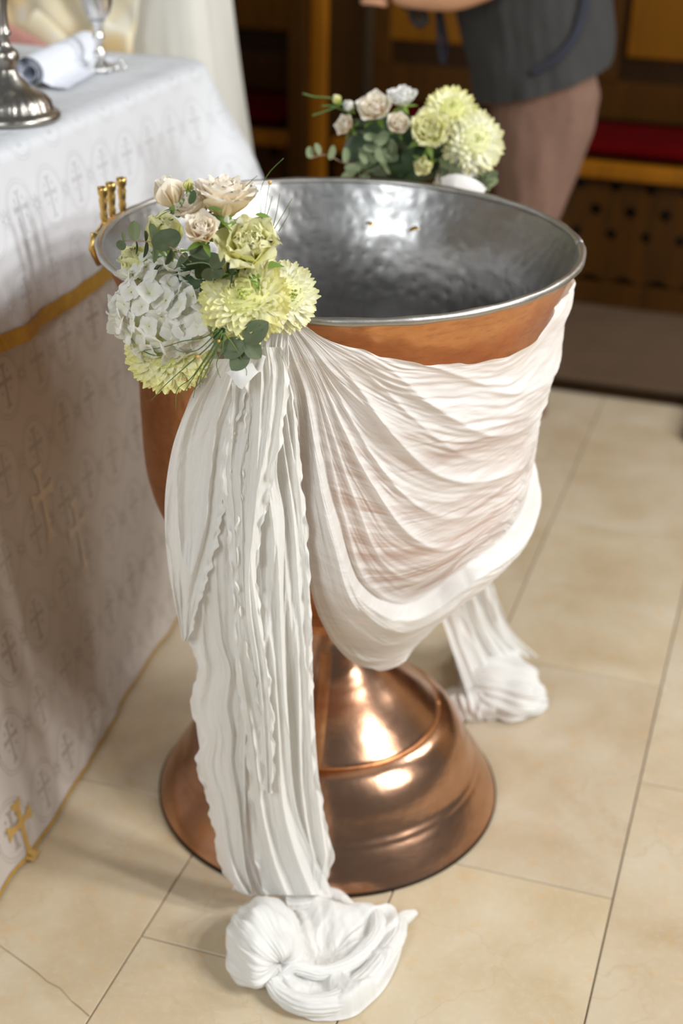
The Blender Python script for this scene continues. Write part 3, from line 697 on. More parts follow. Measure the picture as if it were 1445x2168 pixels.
for e in EMB: emb(*e)

# ------------------------------------------------------------------ things on the altar
p = onz(22, 252, TZ); cs = thing('candlestick', 'tarnished silver candlestick with round ribbed foot at near end of altar', 'candlestick', (p.x, p.y, TZ+.002))
rib = lambda a, z: .02*sin(a*28)*sm(.012, .02, z)*(1-sm(.034, .042, z))
lathe('foot', [(.0005, .0), (.080, .0), (.081, .006), (.078, .011), (.072, .014), (.068, .017), (.066, .026), (.058, .036), (.044, .045), (.035, .049), (.030, .056), (.020, .066), (.015, .076)], M['silver'], cs, 112, rib, fine=False)
lathe('stem', [(.015, .076), (.019, .084), (.022, .094), (.019, .104), (.010, .112), (.008, .122), (.012, .130), (.009, .140), (.008, .165), (.010, .185), (.008, .20), (.012, .212), (.008, .224), (.009, .27), (.014, .30), (.009, .33)], M['silver'], cs, 40)
lathe('drip_pan', [(.009, .33), (.03, .338), (.045, .35), (.043, .352), (.02, .345), (.015, .35), (.015, .38), (.012, .38), (.012, .352), (.0005, .35)], M['silver'], cs, 40, fine=False)
p = onz(212, 150, TZ); gb = thing('ornate_goblet', 'ornate bright silver filigree goblet on a beaded foot beside the white roll', 'goblet', (p.x, p.y, TZ+.001))
lathe('foot', [(.0005, 0), (.026, 0), (.028, .004), (.024, .009), (.014, .014), (.009, .020)], M['bright_silver'], gb, 40, lambda a, z: .06*sin(a*9), fine=False)
lathe('stem', [(.009, .02), (.012, .03), (.008, .038), (.007, .05), (.011, .06), (.008, .07), (.010, .082), (.014, .09)], M['bright_silver'], gb, 32)
lathe('bowl', [(.010, .088), (.020, .100), (.026, .118), (.029, .14), (.027, .165), (.030, .19), (.028, .19), (.024, .16), (.026, .14), (.018, .105), (.0005, .098)], M['bright_silver'], gb, 48, lambda a, z: .05*sin(a*12+z*120))
for k, (dx, dy, h) in enumerate([(.030, -.004, .006), (.044, .006, .006), (.036, .020, .012), (.020, -.022, .005)]):
    vs, fs = lathe_data([(.0005, -.006), (.004, -.0045), (.006, 0), (.004, .0045), (.0005, .006)], 12); o = mesh('foot_bead', vs, fs, M['bright_silver'], gb); o.location = (dx, dy, h)
a_, b_ = onz(62, 190, TZ+.0), onz(184, 124, TZ+.0)
nr = thing('rolled_napkin', 'rolled plain white napkin lying on the altar behind the candlestick', 'napkin', (a_+b_)/2+Vector((0, 0, .001)))
ax = (b_-a_); Ln = ax.length; ax.normalize(); sd = Vector((-ax.y, ax.x, 0))
def spiral(a, b):
    th = a*2*pi*2.6; r = .012+.016*a*(1-.25*b)+.0008*nz(b*8, th)
    return ax*((b-.5)*Ln)+sd*cos(th)*r+Vector((0, 0, .0285+sin(th)*r))
grid('roll', spiral, 110, 30, M['napkin'], nr)
def flap(a, b):
    return ax*((b-.5)*Ln*.96)-sd*(.012+.055*a)+Vector((0, 0, .004+.026*(1-a)**3*(1-a)+.0015*nz(a*9, b*9)))
grid('loose_edge', flap, 20, 30, M['napkin'], nr)
# draped stand beyond the altar
ld = thing('draped_stand', 'tall stand under an off-white cloth just behind the altar', 'stand', uv(-1.0, 1.22))
r0, r1 = onv(404, 0, 1.12), onv(420, 122, 1.12)
ur = lambda z: lerp(r1.dot(U), r0.dot(U), (z-r1.z)/(r0.z-r1.z))
def stand(a, b):
    z = lerp(.01, 1.52, b); x1 = ur(z)+.0; x0 = -1.55-(1.5-z)*.05; cu = (x0+x1)/2; hu = (x1-x0)/2; hv = .13+(1.5-z)*.04
    th = 2*pi*a; c, s = cos(th), sin(th); e = .38
    x = abs(c)**e*(1 if c > 0 else -1)*hu; y = abs(s)**e*(1 if s > 0 else -1)*hv
    k = 1+.0; f = .010*(1-.6*b)*(nz(x*16, y*16, z*.8)+.5*nz(x*34, y*34, z))
    t = sm(.97, 1, b)
    return uv(cu+x*(1-.06*t)+f*c, 1.27+y*(1-.1*t)+f*s*1.6, z)
grid('white_cover', stand, 300, 50, M['whitecloth'], ld, closeu=True)
def top(a, b):
    z = 1.52; x1 = ur(z); th = 2*pi*a; c, s = cos(th), sin(th); x = abs(c)**.38*(1 if c > 0 else -1)*((x1+1.55)/2)*b*.94; y = abs(s)**.38*(1 if s > 0 else -1)*.13*b*.9
    return uv((x1-1.55)/2+x, 1.27+y, z)
grid('white_cover', top, 60, 8, M['whitecloth'], ld, closeu=True); adopt(ld)
bc = thing('brocade_vestment', 'cream and gold brocade vestment hung over the front of the draped stand', 'vestment', uv(-1.05, 1.08))
ul = onv(285, 60, 1.06).dot(U)
def broc(a, b):
    z = lerp(.86, 1.53, b); u = lerp(-1.56, ul-.012*sin(b*9), a)
    return uv(u, 1.095+.022*nz(u*9+z*6, z*3, 2)+.014*nz(u*22+z*9, z*9, 5)-.03*(1-b), z)
o = grid('brocade_panel', broc, 120, 90, M['vest'], bc); md = o.modifiers.new('thick', 'SOLIDIFY'); md.thickness = .006
def lobe(pxs, r0_, r1_, mat, name, v=1.035, flat=.55):
    P = crv([tuple(onv(x, y, v)) for x, y in pxs], 30)
    def f(a, b):
        k = b*29; i = min(int(k), 28); p = P[i].lerp(P[i+1], k-i); t = (P[min(i+2, 29)]-P[max(0, i-1)]).normalized(); s = t.cross(V).normalized()
        r = lerp(r0_, r1_, b)*min(1, (min(b, 1-b)*9)**.5+.02); th = 2*pi*a; return p+s*cos(th)*r+V*sin(th)*r*flat
    return grid(name, f, 40, 40, mat, bc, closeu=True)
lobe([(60, 45), (95, 70), (130, 105)], .035, .030, M['vest'], 'brocade_fold'); lobe([(-30, 105), (20, 130), (80, 150)], .035, .025, M['vest'], 'brocade_fold', 1.02)
lobe([(-40, 62), (10, 72), (60, 92), (118, 118)], .030, .012, M['redcloth'], 'red_sash', 1.00, .3)
lobe([(190, 70), (230, 90), (280, 100)], .05, .03, M['vest'], 'brocade_fold', 1.06, .4); adopt(bc)

# ------------------------------------------------------------------ person with a camera behind the font
PE = thing('person', 'person in charcoal T-shirt and mauve-brown trousers bending over a camera behind the font', 'person', (.47, 1.62, 0))
def skinned(name, nodes, edges, mat, parent, sub=2, root=0):
    me = bpy.data.meshes.new(name); me.from_pydata([n[:3] for n in nodes], edges, []); me.materials.append(mat)
    o = link(bpy.data.objects.new(name, me), parent); sk = o.modifiers.new('skin', 'SKIN'); sk.use_smooth_shade = True
    for v, n in zip(me.skin_vertices[0].data, nodes):
        v.radius = (n[3], n[4] if len(n) > 4 else n[3]); v.use_root = False
    me.skin_vertices[0].data[root].use_root = True
    ss = o.modifiers.new('sub', 'SUBSURF'); ss.levels = sub; ss.render_levels = sub
    return o
N = [(.485, 1.62, .92, .105, .11), (.46, 1.62, 1.05, .11, .115), (.425, 1.62, 1.22, .12, .13), (.38, 1.62, 1.34, .10, .12), (.33, 1.62, 1.44, .055), (.30, 1.62, 1.50, .055),
     (.26, 1.62, 1.57, .095), (.235, 1.62, 1.63, .09), (.25, 1.62, 1.67, .06),
     (.36, 1.45, 1.37, .055), (.35, 1.42, 1.25, .047), (.335, 1.41, 1.13, .040), (.24, 1.45, 1.088, .037), (.14, 1.50, 1.080, .027), (.105, 1.52, 1.085, .024),
     (.36, 1.79, 1.37, .055), (.35, 1.82, 1.25, .047), (.33, 1.82, 1.14, .040), (.24, 1.76, 1.115, .036), (.14, 1.68, 1.11, .027), (.105, 1.65, 1.115, .024),
     (.485, 1.555, .80, .075), (.46, 1.54, .50, .052), (.47, 1.53, .12, .04), (.485, 1.685, .80, .075), (.465, 1.70, .50, .052), (.49, 1.71, .12, .04)]
Ed = [(0, 1), (1, 2), (2, 3), (3, 4), (4, 5), (5, 6), (6, 7), (7, 8), (3, 9), (9, 10), (10, 11), (11, 12), (12, 13), (13, 14), (3, 15), (15, 16), (16, 17), (17, 18), (18, 19), (19, 20), (0, 21), (21, 22), (22, 23), (0, 24), (24, 25), (25, 26)]
skinned('body', N, Ed, M['skin'], PE)
skinned('nose', [(.165, 1.62, 1.585, .008), (.145, 1.62, 1.562, .013)], [(0, 1)], M['skin'], PE, 1)
for s in (-1, 1):
    skinned('ear', [(.285, 1.62+s*.088, 1.59, .010), (.290, 1.62+s*.094, 1.57, .014)], [(0, 1)], M['skin'], PE, 1)
    skinned('eye', [(.172, 1.62+s*.032, 1.60, .009), (.170, 1.62+s*.036, 1.60, .008)], [(0, 1)], M['hair'], PE, 1)
skinned('mouth', [(.170, 1.60, 1.535, .005), (.166, 1.62, 1.533, .006), (.170, 1.64, 1.535, .005)], [(0, 1), (1, 2)], M['redcloth'], PE, 1)
skinned('hair', [(.30, 1.62, 1.62, .092), (.265, 1.62, 1.665, .085), (.22, 1.62, 1.695, .045)], [(0, 1), (1, 2)], M['hair'], PE, 2)
for hy, s in ((1.52, 1), (1.65, -1)):
    for k in range(4):
        z = 1.108-k*.016; L = (.9, 1, .95, .78)[k]
        skinned('finger', [(.10, hy, z, .009), (.065, hy+s*.006, z+.004, .0085), (.04, hy+s*.022*L, z+.002, .008), (.045, hy+s*.042*L, z, .007)], [(0, 1), (1, 2), (2, 3)], M['skin'], PE, 1)
    skinned('thumb', [(.115, hy, 1.11, .010), (.10, hy+s*.012, 1.135, .009), (.08, hy+s*.026, 1.145, .008)], [(0, 1), (1, 2)], M['skin'], PE, 1)
# T-shirt as a hanging tube with a slanting hem
def shirt(a, b):
    th = 2*pi*a; c, s = cos(th), sin(th); z = lerp(.885+.052*c, 1.40, b)
    cx = pl([(.80, .475), (.9, .472), (.98, .462), (1.06, .444), (1.2, .43), (1.32, .40), (1.40, .36)], z)
    hx = pl([(.80, .158), (.88, .166), (.95, .180), (1.06, .185), (1.2, .168), (1.32, .135), (1.38, .10), (1.40, .07)], z)
    hy = pl([(.80, .205), (.95, .19), (1.2, .20), (1.34, .20), (1.38, .15), (1.40, .08)], z)
    f = .010*nz(c*3+z*5, s*3, z*6)*(1-b)+.006*nz(c*9, s*9, z*7)
    return Vector((cx+c*(hx+f), 1.62+s*(hy+f), z))
grid('t_shirt', shirt, 120, 60, M['shirt'], PE, closeu=True)
for y0, y1 in ((1.47, 1.43), (1.77, 1.81)): skinned('sleeve', [(.38, y0, 1.36, .075), (.365, (y0+y1)/2, 1.30, .070), (.352, y1, 1.24, .064), (.349, y1, 1.20, .062)], [(0, 1), (1, 2), (2, 3)], M['shirt'], PE)
def trou(cy, sgn):
    def f(a, b):
        th = 2*pi*a; c, s = cos(th), sin(th); z = lerp(.045, .93, b)
        cx = pl([(.0, .49), (.3, .465), (.56, .468), (.68, .482), (.80, .488), (.92, .486), (1.0, .485)], z)
        hx = pl([(0, .062), (.3, .066), (.56, .070), (.68, .098), (.80, .118), (.86, .124), (.90, .11), (1.0, .10)], z)
        yy = lerp(cy, 1.62+.06*sgn, sm(.5, .85, z)); hy = pl([(0, .06), (.5, .072), (.75, .10), (.9, .115), (1, .11)], z)
        fo = .009*nz(c*2.4+z*2, s*2.4, z*7)+.004*nz(c*7, s*7, z*15)
        return Vector((cx+c*(hx+fo), yy+s*(hy+fo), z))
    return f
for cy, sg in ((1.535, -1), (1.705, 1)): grid('trouser_leg', trou(cy, sg), 70, 60, M['trouser'], PE, closeu=True)
for cy in (1.535, 1.705): skinned('shoe', [(.53, cy, .042, .038), (.47, cy, .045, .042), (.40, cy, .036, .038, .032), (.34, cy, .028, .034, .026)], [(0, 1), (1, 2), (2, 3)], M['black'], PE)
# strap curving over the shirt
sp = [ony(x, y, 1.40) for x, y in [(1248, -60), (1245, 0), (1236, 45), (1215, 90), (1178, 130), (1130, 158)]]
def surf(p):
    z = p.z; cx = pl([(.80, .475), (.9, .472), (.98, .462), (1.06, .444), (1.2, .43)], z); hx = pl([(.80, .158), (.88, .166), (.95, .180), (1.06, .185), (1.2, .168)], z); hy = pl([(.80, .205), (.95, .19), (1.2, .20)], z)
    q = max(0, 1-((p.x-cx)/(hx+.012))**2); return Vector((p.x, 1.62-(hy+.012)*sqrt(q), z))
path = crv([tuple(surf(q)) for q in sp], 30)
def wst(a, b):
    k = b*29; i = min(int(k), 28); p = path[i].lerp(path[i+1], k-i); t = (path[min(29, i+2)]-path[max(0, i-1)]).normalized(); n_ = Vector((.3, -1, 0)).normalized(); s = t.cross(n_).normalized()
    return p+s*(a-.5)*.02+n_*.003*sin(pi*a)
grid('strap', wst, 6, 40, M['strap'], PE); adopt(PE)
CM = thing('handheld_camera', 'black camera held in the hands of the person, strap dangling below', 'camera', (.075, 1.585, 1.06))
o = box('camera_body', (-.035, .02, -.045, .045, -.0, .075), M['black'], CM, .008)
lathe('lens', [(.0005, 0), (.030, 0), (.033, .01), (.033, .05), (.036, .055), (.036, .075), (.030, .075), (.028, .065), (.0005, .062)], M['black'], CM, 36, fine=False, loc=(-.03, 0, .035)).rotation_euler = (0, -pi/2, 0)
box('viewfinder', (-.025, .012, -.018, .018, .074, .095), M['black'], CM, .006)
q = [ony(x, y, 1.56)-Vector((.075, 1.585, 1.06)) for x, y in [(842, -10), (858, 12), (885, 20), (900, 40), (886, 52), (872, 30), (868, -5)]]
tube('strap_loop', crv([tuple(x) for x in q], 40), .010, M['black'], CM, 8)
q = [ony(x, y, 1.60)-Vector((.075, 1.585, 1.06)) for x, y in [(905, -20), (928, 10), (938, 60), (945, 105), (936, 132), (930, 90), (926, 30), (912, -16)]]
tube('strap_loop', crv([tuple(x) for x in q], 50), .006, M['strap'], CM, 8)

# ------------------------------------------------------------------ flowers
def orient(d, roll=0.):
    q = Vector((0, 0, 1)).rotation_difference(Vector(d).normalized()); return q.to_matrix().to_4x4() @ Matrix.Rotation(roll, 4, 'Z')
def petal_mesh(name, mat, L, Wd, lean0, lean1, cup, ruffle=0., seed=0., notch=0., nu=9, nv=10, pw=.6, base=.22, spoon=False):
    """base at the origin, growing along +z, bending towards +y (outwards)"""
    vs, us, fs = [], [], []
    y = z = 0.; row = []
    for j in range(nv):
        s = j/(nv-1); le = lerp(lean0, lean1, s**1.5)
        if j: y += sin(le)*L/(nv-1); z += cos(le)*L/(nv-1)
        w = Wd*.5*max(base*(1-s)+.06, sin(pi*min(1, s*.86+.07))**pw) if s < .995 else Wd*.5*.30
        if spoon: w = Wd*.5*(lerp(base, 1, sm(0, .62, s)) if s < .62 else sqrt(max(.16, 1-((s-.62)/.42)**2)))
        ny, nz_ = cos(le), -sin(le)
        for i in range(nu):
            a = i/(nu-1)*2-1
            k = cup*a*a*w+ruffle*s**2*(sin(a*7+seed)*.5+nz(a*4, s*3, seed))*abs(a)**.5+ruffle*.5*s**3*nz(a*6, seed, 3)
            ex = notch*L*(1-a*a)*s*s*-1
            vs.append((a*w, y-ny*k+sin(le)*(-L*.10*a*a*s), z-nz_*k+cos(le)*(-L*.10*a*a*s)+ex)); us.append((.5+a*.5, s))
    for j in range(nv-1):
        for i in range(nu-1): fs.append((j*nu+i, j*nu+i+1, (j+1)*nu+i+1, (j+1)*nu+i))
    me = bpy.data.meshes.new(name); me.from_pydata(vs, [], fs); me.polygons.foreach_set('use_smooth', [True]*len(fs))
    l = me.uv_layers.new(name='UVMap'); flat = []
    for lp in me.loops: flat += us[lp.vertex_index]
    l.data.foreach_set('uv', flat); me.materials.append(mat); return me
def calyx(name, c, d, r, parent, down=1.):
    """green receptacle with five pointed sepals: the flower's own mesh"""
    vs, fs = lathe_data([(r*.05, -r*.55), (r*.10, -r*.5), (r*.22, -r*.32), (r*.20, -r*.1), (r*.10, 0)], 14)
    for k in range(5):
        a = 2*pi*k/5; B = len(vs)
        for s, w in ((0, .10), (.35, .13), (.7, .08), (1, .01)):
            rr = r*(.18+.62*s); z = r*(-.22-.16*s*s+.12*s)
            for e in (-1, 1): vs.append((rr*cos(a)-e*w*r*sin(a), rr*sin(a)+e*w*r*cos(a), z))
        for q in range(3): fs.append((B+2*q, B+2*q+1, B+2*q+3, B+2*q+2))
    o = mesh(name, vs, fs, M['green'], parent); o.matrix_local = Matrix.Translation(c) @ orient(d); return o
def put(me, parent, mtx, name=None):
    o = bpy.data.objects.new(name or me.name.split('.')[0], me); COL.objects.link(o); o.parent = parent; o.matrix_local = mtx; return o
PC = {}
def rose(parent, name, c, d, r, mat, matin, openness=1., ruffle=0., layers=5, roll=0.):
    fl_ = calyx(name, c, d, r, parent)
    key = (mat.name, round(openness, 2), round(ruffle, 3), layers)
    if key not in PC:
        L = []
        for k in range(layers):
            t = k/(layers-1); ms = []
            for q in range(2):
                l0 = lerp(.10, .55*openness+.1, t); l1 = lerp(-.75, 1.55*openness-.35, t)
                ms.append(petal_mesh('petal', mat if t > .45 else matin, lerp(.62, 1.02, t), lerp(.50, 1.12, t**.8), l0, l1, lerp(.70, .28, t), ruffle*(.5+t), seed=k*3.1+q*1.7, notch=-.04))
            L.append(ms)
        PC[key] = L
    n = [3, 4, 4, 5, 5, 6][:layers]; a = roll
    for k in range(layers):
        t = k/(layers-1)
        for q in range(n[k]):
            a += 2*pi/n[k]; jit = random.uniform(-.12, .12)
            mt = Matrix.Rotation(a+jit, 4, 'Z') @ Matrix.Translation((0, r*lerp(.03, .12, t), r*lerp(.12, -.12, t))) @ Matrix.Rotation(random.uniform(-.10, .10), 4, 'X') @ Matrix.Diagonal((r, r, r*random.uniform(.92, 1.06), 1))
            put(PC[key][k][q % 2], fl_, mt)
        a += .9
    return fl_
def mum(parent, name, c, d, r, outer=45, inner=190, mat='mum', spread=1.9):
    k = ('mum', mat)
    if k not in PC:
        PC[k] = [petal_mesh('petal', M[mat], 1., .36, .30, -.75+.30*q, .30, .0, q, nu=5, nv=12, pw=.42, base=.4, spoon=True) for q in range(3)]
        PC[('c', mat)] = [petal_mesh('petal', M['mum_c'], 1., .30, .1, -.9, .6, 0, q, nu=4, nv=5, pw=.4) for q in range(1)]
    vs, fs = lathe_data([(.01, -r*.5), (r*.35, -r*.42), (r*.62, -r*.1), (r*.6, r*.2), (r*.35, r*.42), (.0005, r*.42)], 20)
    core = mesh(name, vs, fs, M[mat], parent); core.matrix_local = Matrix.Translation(c) @ orient(d)
    tot_ = outer+inner; V_, U_, F_ = [], [], []; Vc, Uc, Fc = [], [], []
    for i in range(tot_):
        f = (i+.5)/tot_; th = spread*(f**.55); ph = i*2.39996+random.uniform(-.12, .12)
        L = r*lerp(.24, .60, sm(0, .42, f))*random.uniform(.92, 1.08)
        dr = Vector((sin(th)*cos(ph), sin(th)*sin(ph), cos(th)))
        b = dr*r*lerp(.42, .48, f); b.z -= r*.10*(1-f)
        out_ = Vector((cos(ph), sin(ph), 0)); tan_ = Vector((-sin(ph), cos(ph), 0))
        zax = (dr+out_*.10+Vector((0, 0, .15*f))).normalized(); yax = (out_-zax*out_.dot(zax)).normalized()
        if yax.length < .1: yax = out_
        xax = yax.cross(zax)
        mt = Matrix((xax, yax, zax)).transposed().to_4x4(); mt.translation = b; mt = mt @ Matrix.Rotation(random.uniform(-.5, .5), 4, 'Z') @ Matrix.Diagonal((L*1.0, L, L, 1))
        if f > inner/tot_: put(PC[k][i % 3], core, mt)
        else:
            ce = f < .05; me = PC[('c', mat)][0] if ce else PC[k][i % 3]; vv, uu, ff = (Vc, Uc, Fc) if ce else (V_, U_, F_)
            B = len(vv); uvd = {}
            for lp, dd in zip(me.loops, me.uv_layers[0].data): uvd[lp.vertex_index] = tuple(dd.uv)
            for vi, v in enumerate(me.vertices): vv.append(mt @ v.co); uu.append(uvd[vi])
            for pg in me.polygons: ff.append(tuple(B+x for x in pg.vertices))
    o = mesh('petal_cluster', V_, F_, M[mat], core, True, U_); o['kind'] = 'stuff'
    o = mesh('petal_heart', Vc, Fc, M['mum_c'], core, True, Uc); o['kind'] = 'stuff'
    return core
def hydrangea(parent, name, c, d, rx, ry, rz, n=52, sz=.017):
    if 'hyd' not in PC:
        ms = []
        for v in range(5):
            vs, us, fs = [], [], []
            for q in range(4):
                me = petal_mesh('floret', M['hyd'], 1., 1.12, .85, 1.55+.15*v, .22*(1 if v % 2 else -.6), .10, v*3+q, nu=7, nv=7, pw=.7)
                uvd = {}
                for lp, dd in zip(me.loops, me.uv_layers[0].data): uvd[lp.vertex_index] = tuple(dd.uv)
                B = len(vs); mt = Matrix.Rotation(q*pi/2+random.uniform(-.1, .1), 4, 'Z') @ Matrix.Translation((0, .05, .02*(q % 2))) @ Matrix.Rotation(random.uniform(-.35, .3), 4, 'X')
                for vi, x in enumerate(me.vertices): vs.append(mt @ x.co); us.append(uvd[vi])
                for pg in me.polygons: fs.append(tuple(B+x for x in pg.vertices))
            tmp = mesh('floret', vs, fs, M['hyd'], None, True, us); ms.append(tmp.data); bpy.data.objects.remove(tmp)
        PC['hyd'] = ms
    vs, fs = lathe_data([(.001, -.8), (.5, -.6), (.72, 0), (.5, .55), (.001, .75)], 20)
    core = mesh(name, [(x*rx, y*ry, z*rz) for x, y, z in vs], fs, M['hyd'], parent); core.matrix_local = Matrix.Translation(c) @ orient(d)
    for i in range(n):
        f = (i+.5)/n; th = 2.1*(f**.52); ph = i*2.39996
        nrm = Vector((sin(th)*cos(ph), sin(th)*sin(ph), cos(th))); p = Vector((nrm.x*rx, nrm.y*ry, nrm.z*rz))*random.uniform(.82, .98)
        nn = (nrm+Vector((random.uniform(-.75, .75), random.uniform(-.75, .75), random.uniform(-.3, .3)))).normalized()
        s = sz*random.uniform(.75, 1.25)
        put(PC['hyd'][i % 5], core, Matrix.Translation(p) @ orient(nn, random.uniform(0, 6)) @ Matrix.Diagonal((s, s, s, 1)), 'floret')
    return core
def leaf_mesh(name, mat, pointy=.0, fold=.16):
    vs, us, fs = [], [], []; nu, nv = 9, 11
    for j in range(nv):
        s = j/(nv-1); w = .5*sqrt(max(0, 1-(2*s-1)**2)) if s < .5 or not pointy else .5*sqrt(max(0, 1-(2*s-1)**2))*(1-pointy*(2*s-1)**2)
        w = max(w, .012)
        for i in range(nu):
            a = i/(nu-1)*2-1; vs.append((a*w, .10*s*s-.02, s)); x = vs[-1]; vs[-1] = (x[0], x[1]-abs(a)*w*fold+.012*nz(a*3, s*3), x[2]); us.append((.5+a*.5, s))
    for j in range(nv-1):
        for i in range(nu-1): fs.append((j*nu+i, j*nu+i+1, (j+1)*nu+i+1, (j+1)*nu+i))
    o = mesh(name, vs, fs, mat, None, True, us); me = o.data; bpy.data.objects.remove(o); return me
LEAF = {'d': leaf_mesh('leaf', M['euca']), 'l': leaf_mesh('leaf', M['euca_l']), 'p': leaf_mesh('leaf', M['euca'], .35), 'k': leaf_mesh('leaf', M['dkleaf'], .3)}
def leaf(parent, c0, c1, normal, w, kind='d'):
    """leaf from base c0 to tip c1, its face towards normal"""
    z = (c1-c0); L = z.length; z = z/L; y = (Vector(normal)-z*Vector(normal).dot(z)).normalized()*-1; x = y.cross(z)
    mt = Matrix((x*w, y*L, z*L)).transposed().to_4x4(); mt.translation = c0
    return put(LEAF[kind], parent, mt, 'leaf')
TC = -FW  # towards where the photograph was taken from (only sets which way a leaf face looks)
def bouquet(name, label, loc, grp=None):
    return thing(name, label, 'flower arrangement', loc)
BQ = Vector((-.12, -.34, .90))
B1 = bouquet('flower_bouquet', 'large sharp bouquet of cream roses, lime blooms and white hydrangea on the near rim', BQ)
def Y1(px): return lerp(-.315, -.385, sm(260, 480, px))
def W1(px, py, dy=0.): return ony(px, py, Y1(px)+dy)-BQ
def Dr(x, y, z): return RT*x+UP*y-FW*z   # a direction given as right / up / outwards
random.seed(11)
mum(B1, 'chrysanthemum', W1(517, 632, -.012), Dr(-.05, .12, 1), .051, 50, 230)
mum(B1, 'chrysanthemum', W1(602, 628, .016), Dr(.55, .0, .85), .042, 44, 190, 'mum_out')
mum(B1, 'chrysanthemum', W1(356, 742, -.012), Dr(-.10, -.12, 1), .051, 48, 230)
hydrangea(B1, 'hydrangea', W1(352, 650, .0), Dr(-.12, .05, 1), .063, .064, .040, 92, .0175)
hydrangea(B1, 'hydrangea', W1(415, 655, .002), Dr(.25, .05, 1), .030, .044, .026, 30, .0175)
hydrangea(B1, 'hydrangea', W1(420, 745, .03), Dr(.1, -.35, .9), .034, .032, .02, 26, .0150)
rose(B1, 'rose', W1(366, 428, -.006), Dr(-.35, .85, .35), .034, M['rose'], M['rose_in'], .30, .02, 5)
rose(B1, 'rose', W1(474, 446, .012), Dr(.10, .92, .48), .047, M['rose'], M['rose_in'], 1.0, .06, 6)
rose(B1, 'rose', W1(420, 452, .0), Dr(-.5, .62, .55), .030, M['rose'], M['rose_in'], .95, .05, 5, 1.)
rose(B1, 'rose', W1(430, 500, -.022), Dr(-.05, .45, .9), .031, M['rose'], M['rose_in'], .75, .04, 5)
rose(B1, 'lisianthus', W1(528, 545, -.006), Dr(.05, .50, .85), .050, M['lisi'], M['lisi'], .80, .16, 6)
rose(B1, 'lisianthus', W1(350, 520, .018), Dr(-.10, .75, .4), .042, M['lisi'], M['lisi'], .35, .10, 5)
rose(B1, 'lisianthus', W1(310, 572, .018), Dr(-.75, .55, .4), .040, M['lisi'], M['lisi'], .30, .10, 5)
rose(B1, 'rose_bud', W1(399, 400, .0), Dr(.15, .9, .3), .013, M['lisi'], M['lisi'], .12, .0, 4)
# hidden core that carries the stems
vs, fs = lathe_data([(.001, -.05), (.03, -.04), (.045, 0), (.035, .04), (.001, .055)], 20)
mesh('foliage_core', vs, fs, M['dkleaf'], B1).matrix_local = Matrix.Translation(W1(440, 620, .055)) @ orient(Dr(0, .3, 1))
def sprig(parent, Wf, stem, leaves, mat, r=.0009, dy=-.03, name='leaf_sprig'):
    P = [Wf(x, y, dy+0.0004*(i)) for i, (x, y) in enumerate(stem)]
    o = tube(name, crv([tuple(p) for p in P], 24), r, mat, parent, 6)
    for (x0, y0, x1, y1, w, kind, nx, ny, nzv, dz) in leaves:
        leaf(o, Wf(x0, y0, dy), Wf(x1, y1, dy+dz), Dr(nx, ny, nzv), w, kind)
    return o
sprig(B1, W1, [(405, 555), (370, 528), (325, 513), (280, 510), (262, 510)], [
    (362, 530, 340, 486, .040*.9, 'd', .25, .1, 1, .0), (362, 528, 352, 562, .012, 'd', .9, .1, .5, -.01), (325, 512, 328, 558, .0105, 'l', .8, 0, .6, -.004),
    (326, 514, 320, 472, .017, 'l', .8, .1, .5, .0), (308, 511, 306, 547, .010, 'd', .9, 0, .5, .0), (308, 511, 308, 488, .008, 'd', .9, 0, .5, .0),
    (283, 509, 284, 468, .0150, 'l', .2, .1, 1, .0), (287, 510, 289, 540, .005, 'd', .9, 0, .4, 0), (262, 510, 251, 528, .0125, 'd', .1, 0, 1, 0), (262, 512, 259, 490, .005, 'l', .5, 0, .8, 0)], M['stem'], dy=-.022)
sprig(B1, W1, [(395, 560), (430, 556), (448, 566), (452, 600)], [
    (445, 548, 400, 524, .018, 'p', -.1, .35, 1, .008), (448, 566, 471, 540, .016, 'd', .5, .2, .9, .0), (448, 566, 440, 596, .020, 'd', .3, -.1, 1, 0), (452, 570, 468, 588, .017, 'd', .4, 0, 1, -.004),
    (400, 548, 368, 562, .022, 'd', 0, .3, .9, .012), (420, 555, 436, 590, .022, 'k', .1, .1, 1, .02)], M['euca_l'], dy=-.028)
sprig(B1, W1, [(470, 690), (500, 712), (520, 724), (528, 745)], [
    (517, 724, 566, 682, .027, 'p', .1, .2, 1, -.004), (519, 726, 468, 748, .025, 'd', -.15, 0, 1, -.002), (519, 726, 553, 758, .020, 'p', .25, -.1, 1, -.004), (524, 742, 489, 784, .022, 'p', -.1, -.15, 1, -.010),
    (552, 706, 566, 692, .010, 'k', .9, .1, .5, 0)], M['euca_l'], dy=-.050)
sprig(B1, W1, [(440, 690), (455, 700), (470, 722)], [(458, 722, 470, 688, .014, 'k', .3, .1, 1, 0), (500, 560, 480, 600, .03, 'k', 0, .3, 1, .03), (402, 432, 410, 402, .011, 'k', .6, .2, .8, 0)], M['green'], dy=-.040)
GR = [[(470, 700), (440, 735), (400, 770), (350, 815), (318, 850)], [(468, 702), (445, 745), (415, 790), (380, 845)], [(472, 705), (450, 750), (420, 800), (409, 842)], [(466, 695), (430, 715), (388, 722), (345, 735), (302, 742)], [(470, 706), (455, 745), (430, 780), (422, 820)],
      [(474, 706), (470, 740), (458, 770), (466, 800)], [(462, 700), (420, 740), (385, 745), (370, 738)], [(470, 700), (440, 750), (405, 800), (375, 825), (372, 868)], [(476, 716), (462, 735), (448, 762), (430, 800), (405, 830)], [(474, 704), (500, 740), (520, 780), (521, 795)], [(300, 742), (325, 752), (345, 750)]]
for g_ in GR: tube('grass_blade', crv([tuple(W1(x, y, -.055)) for x, y in g_], 18), lambda t: .00095*(1-.6*t), M['grass'], B1, 5)
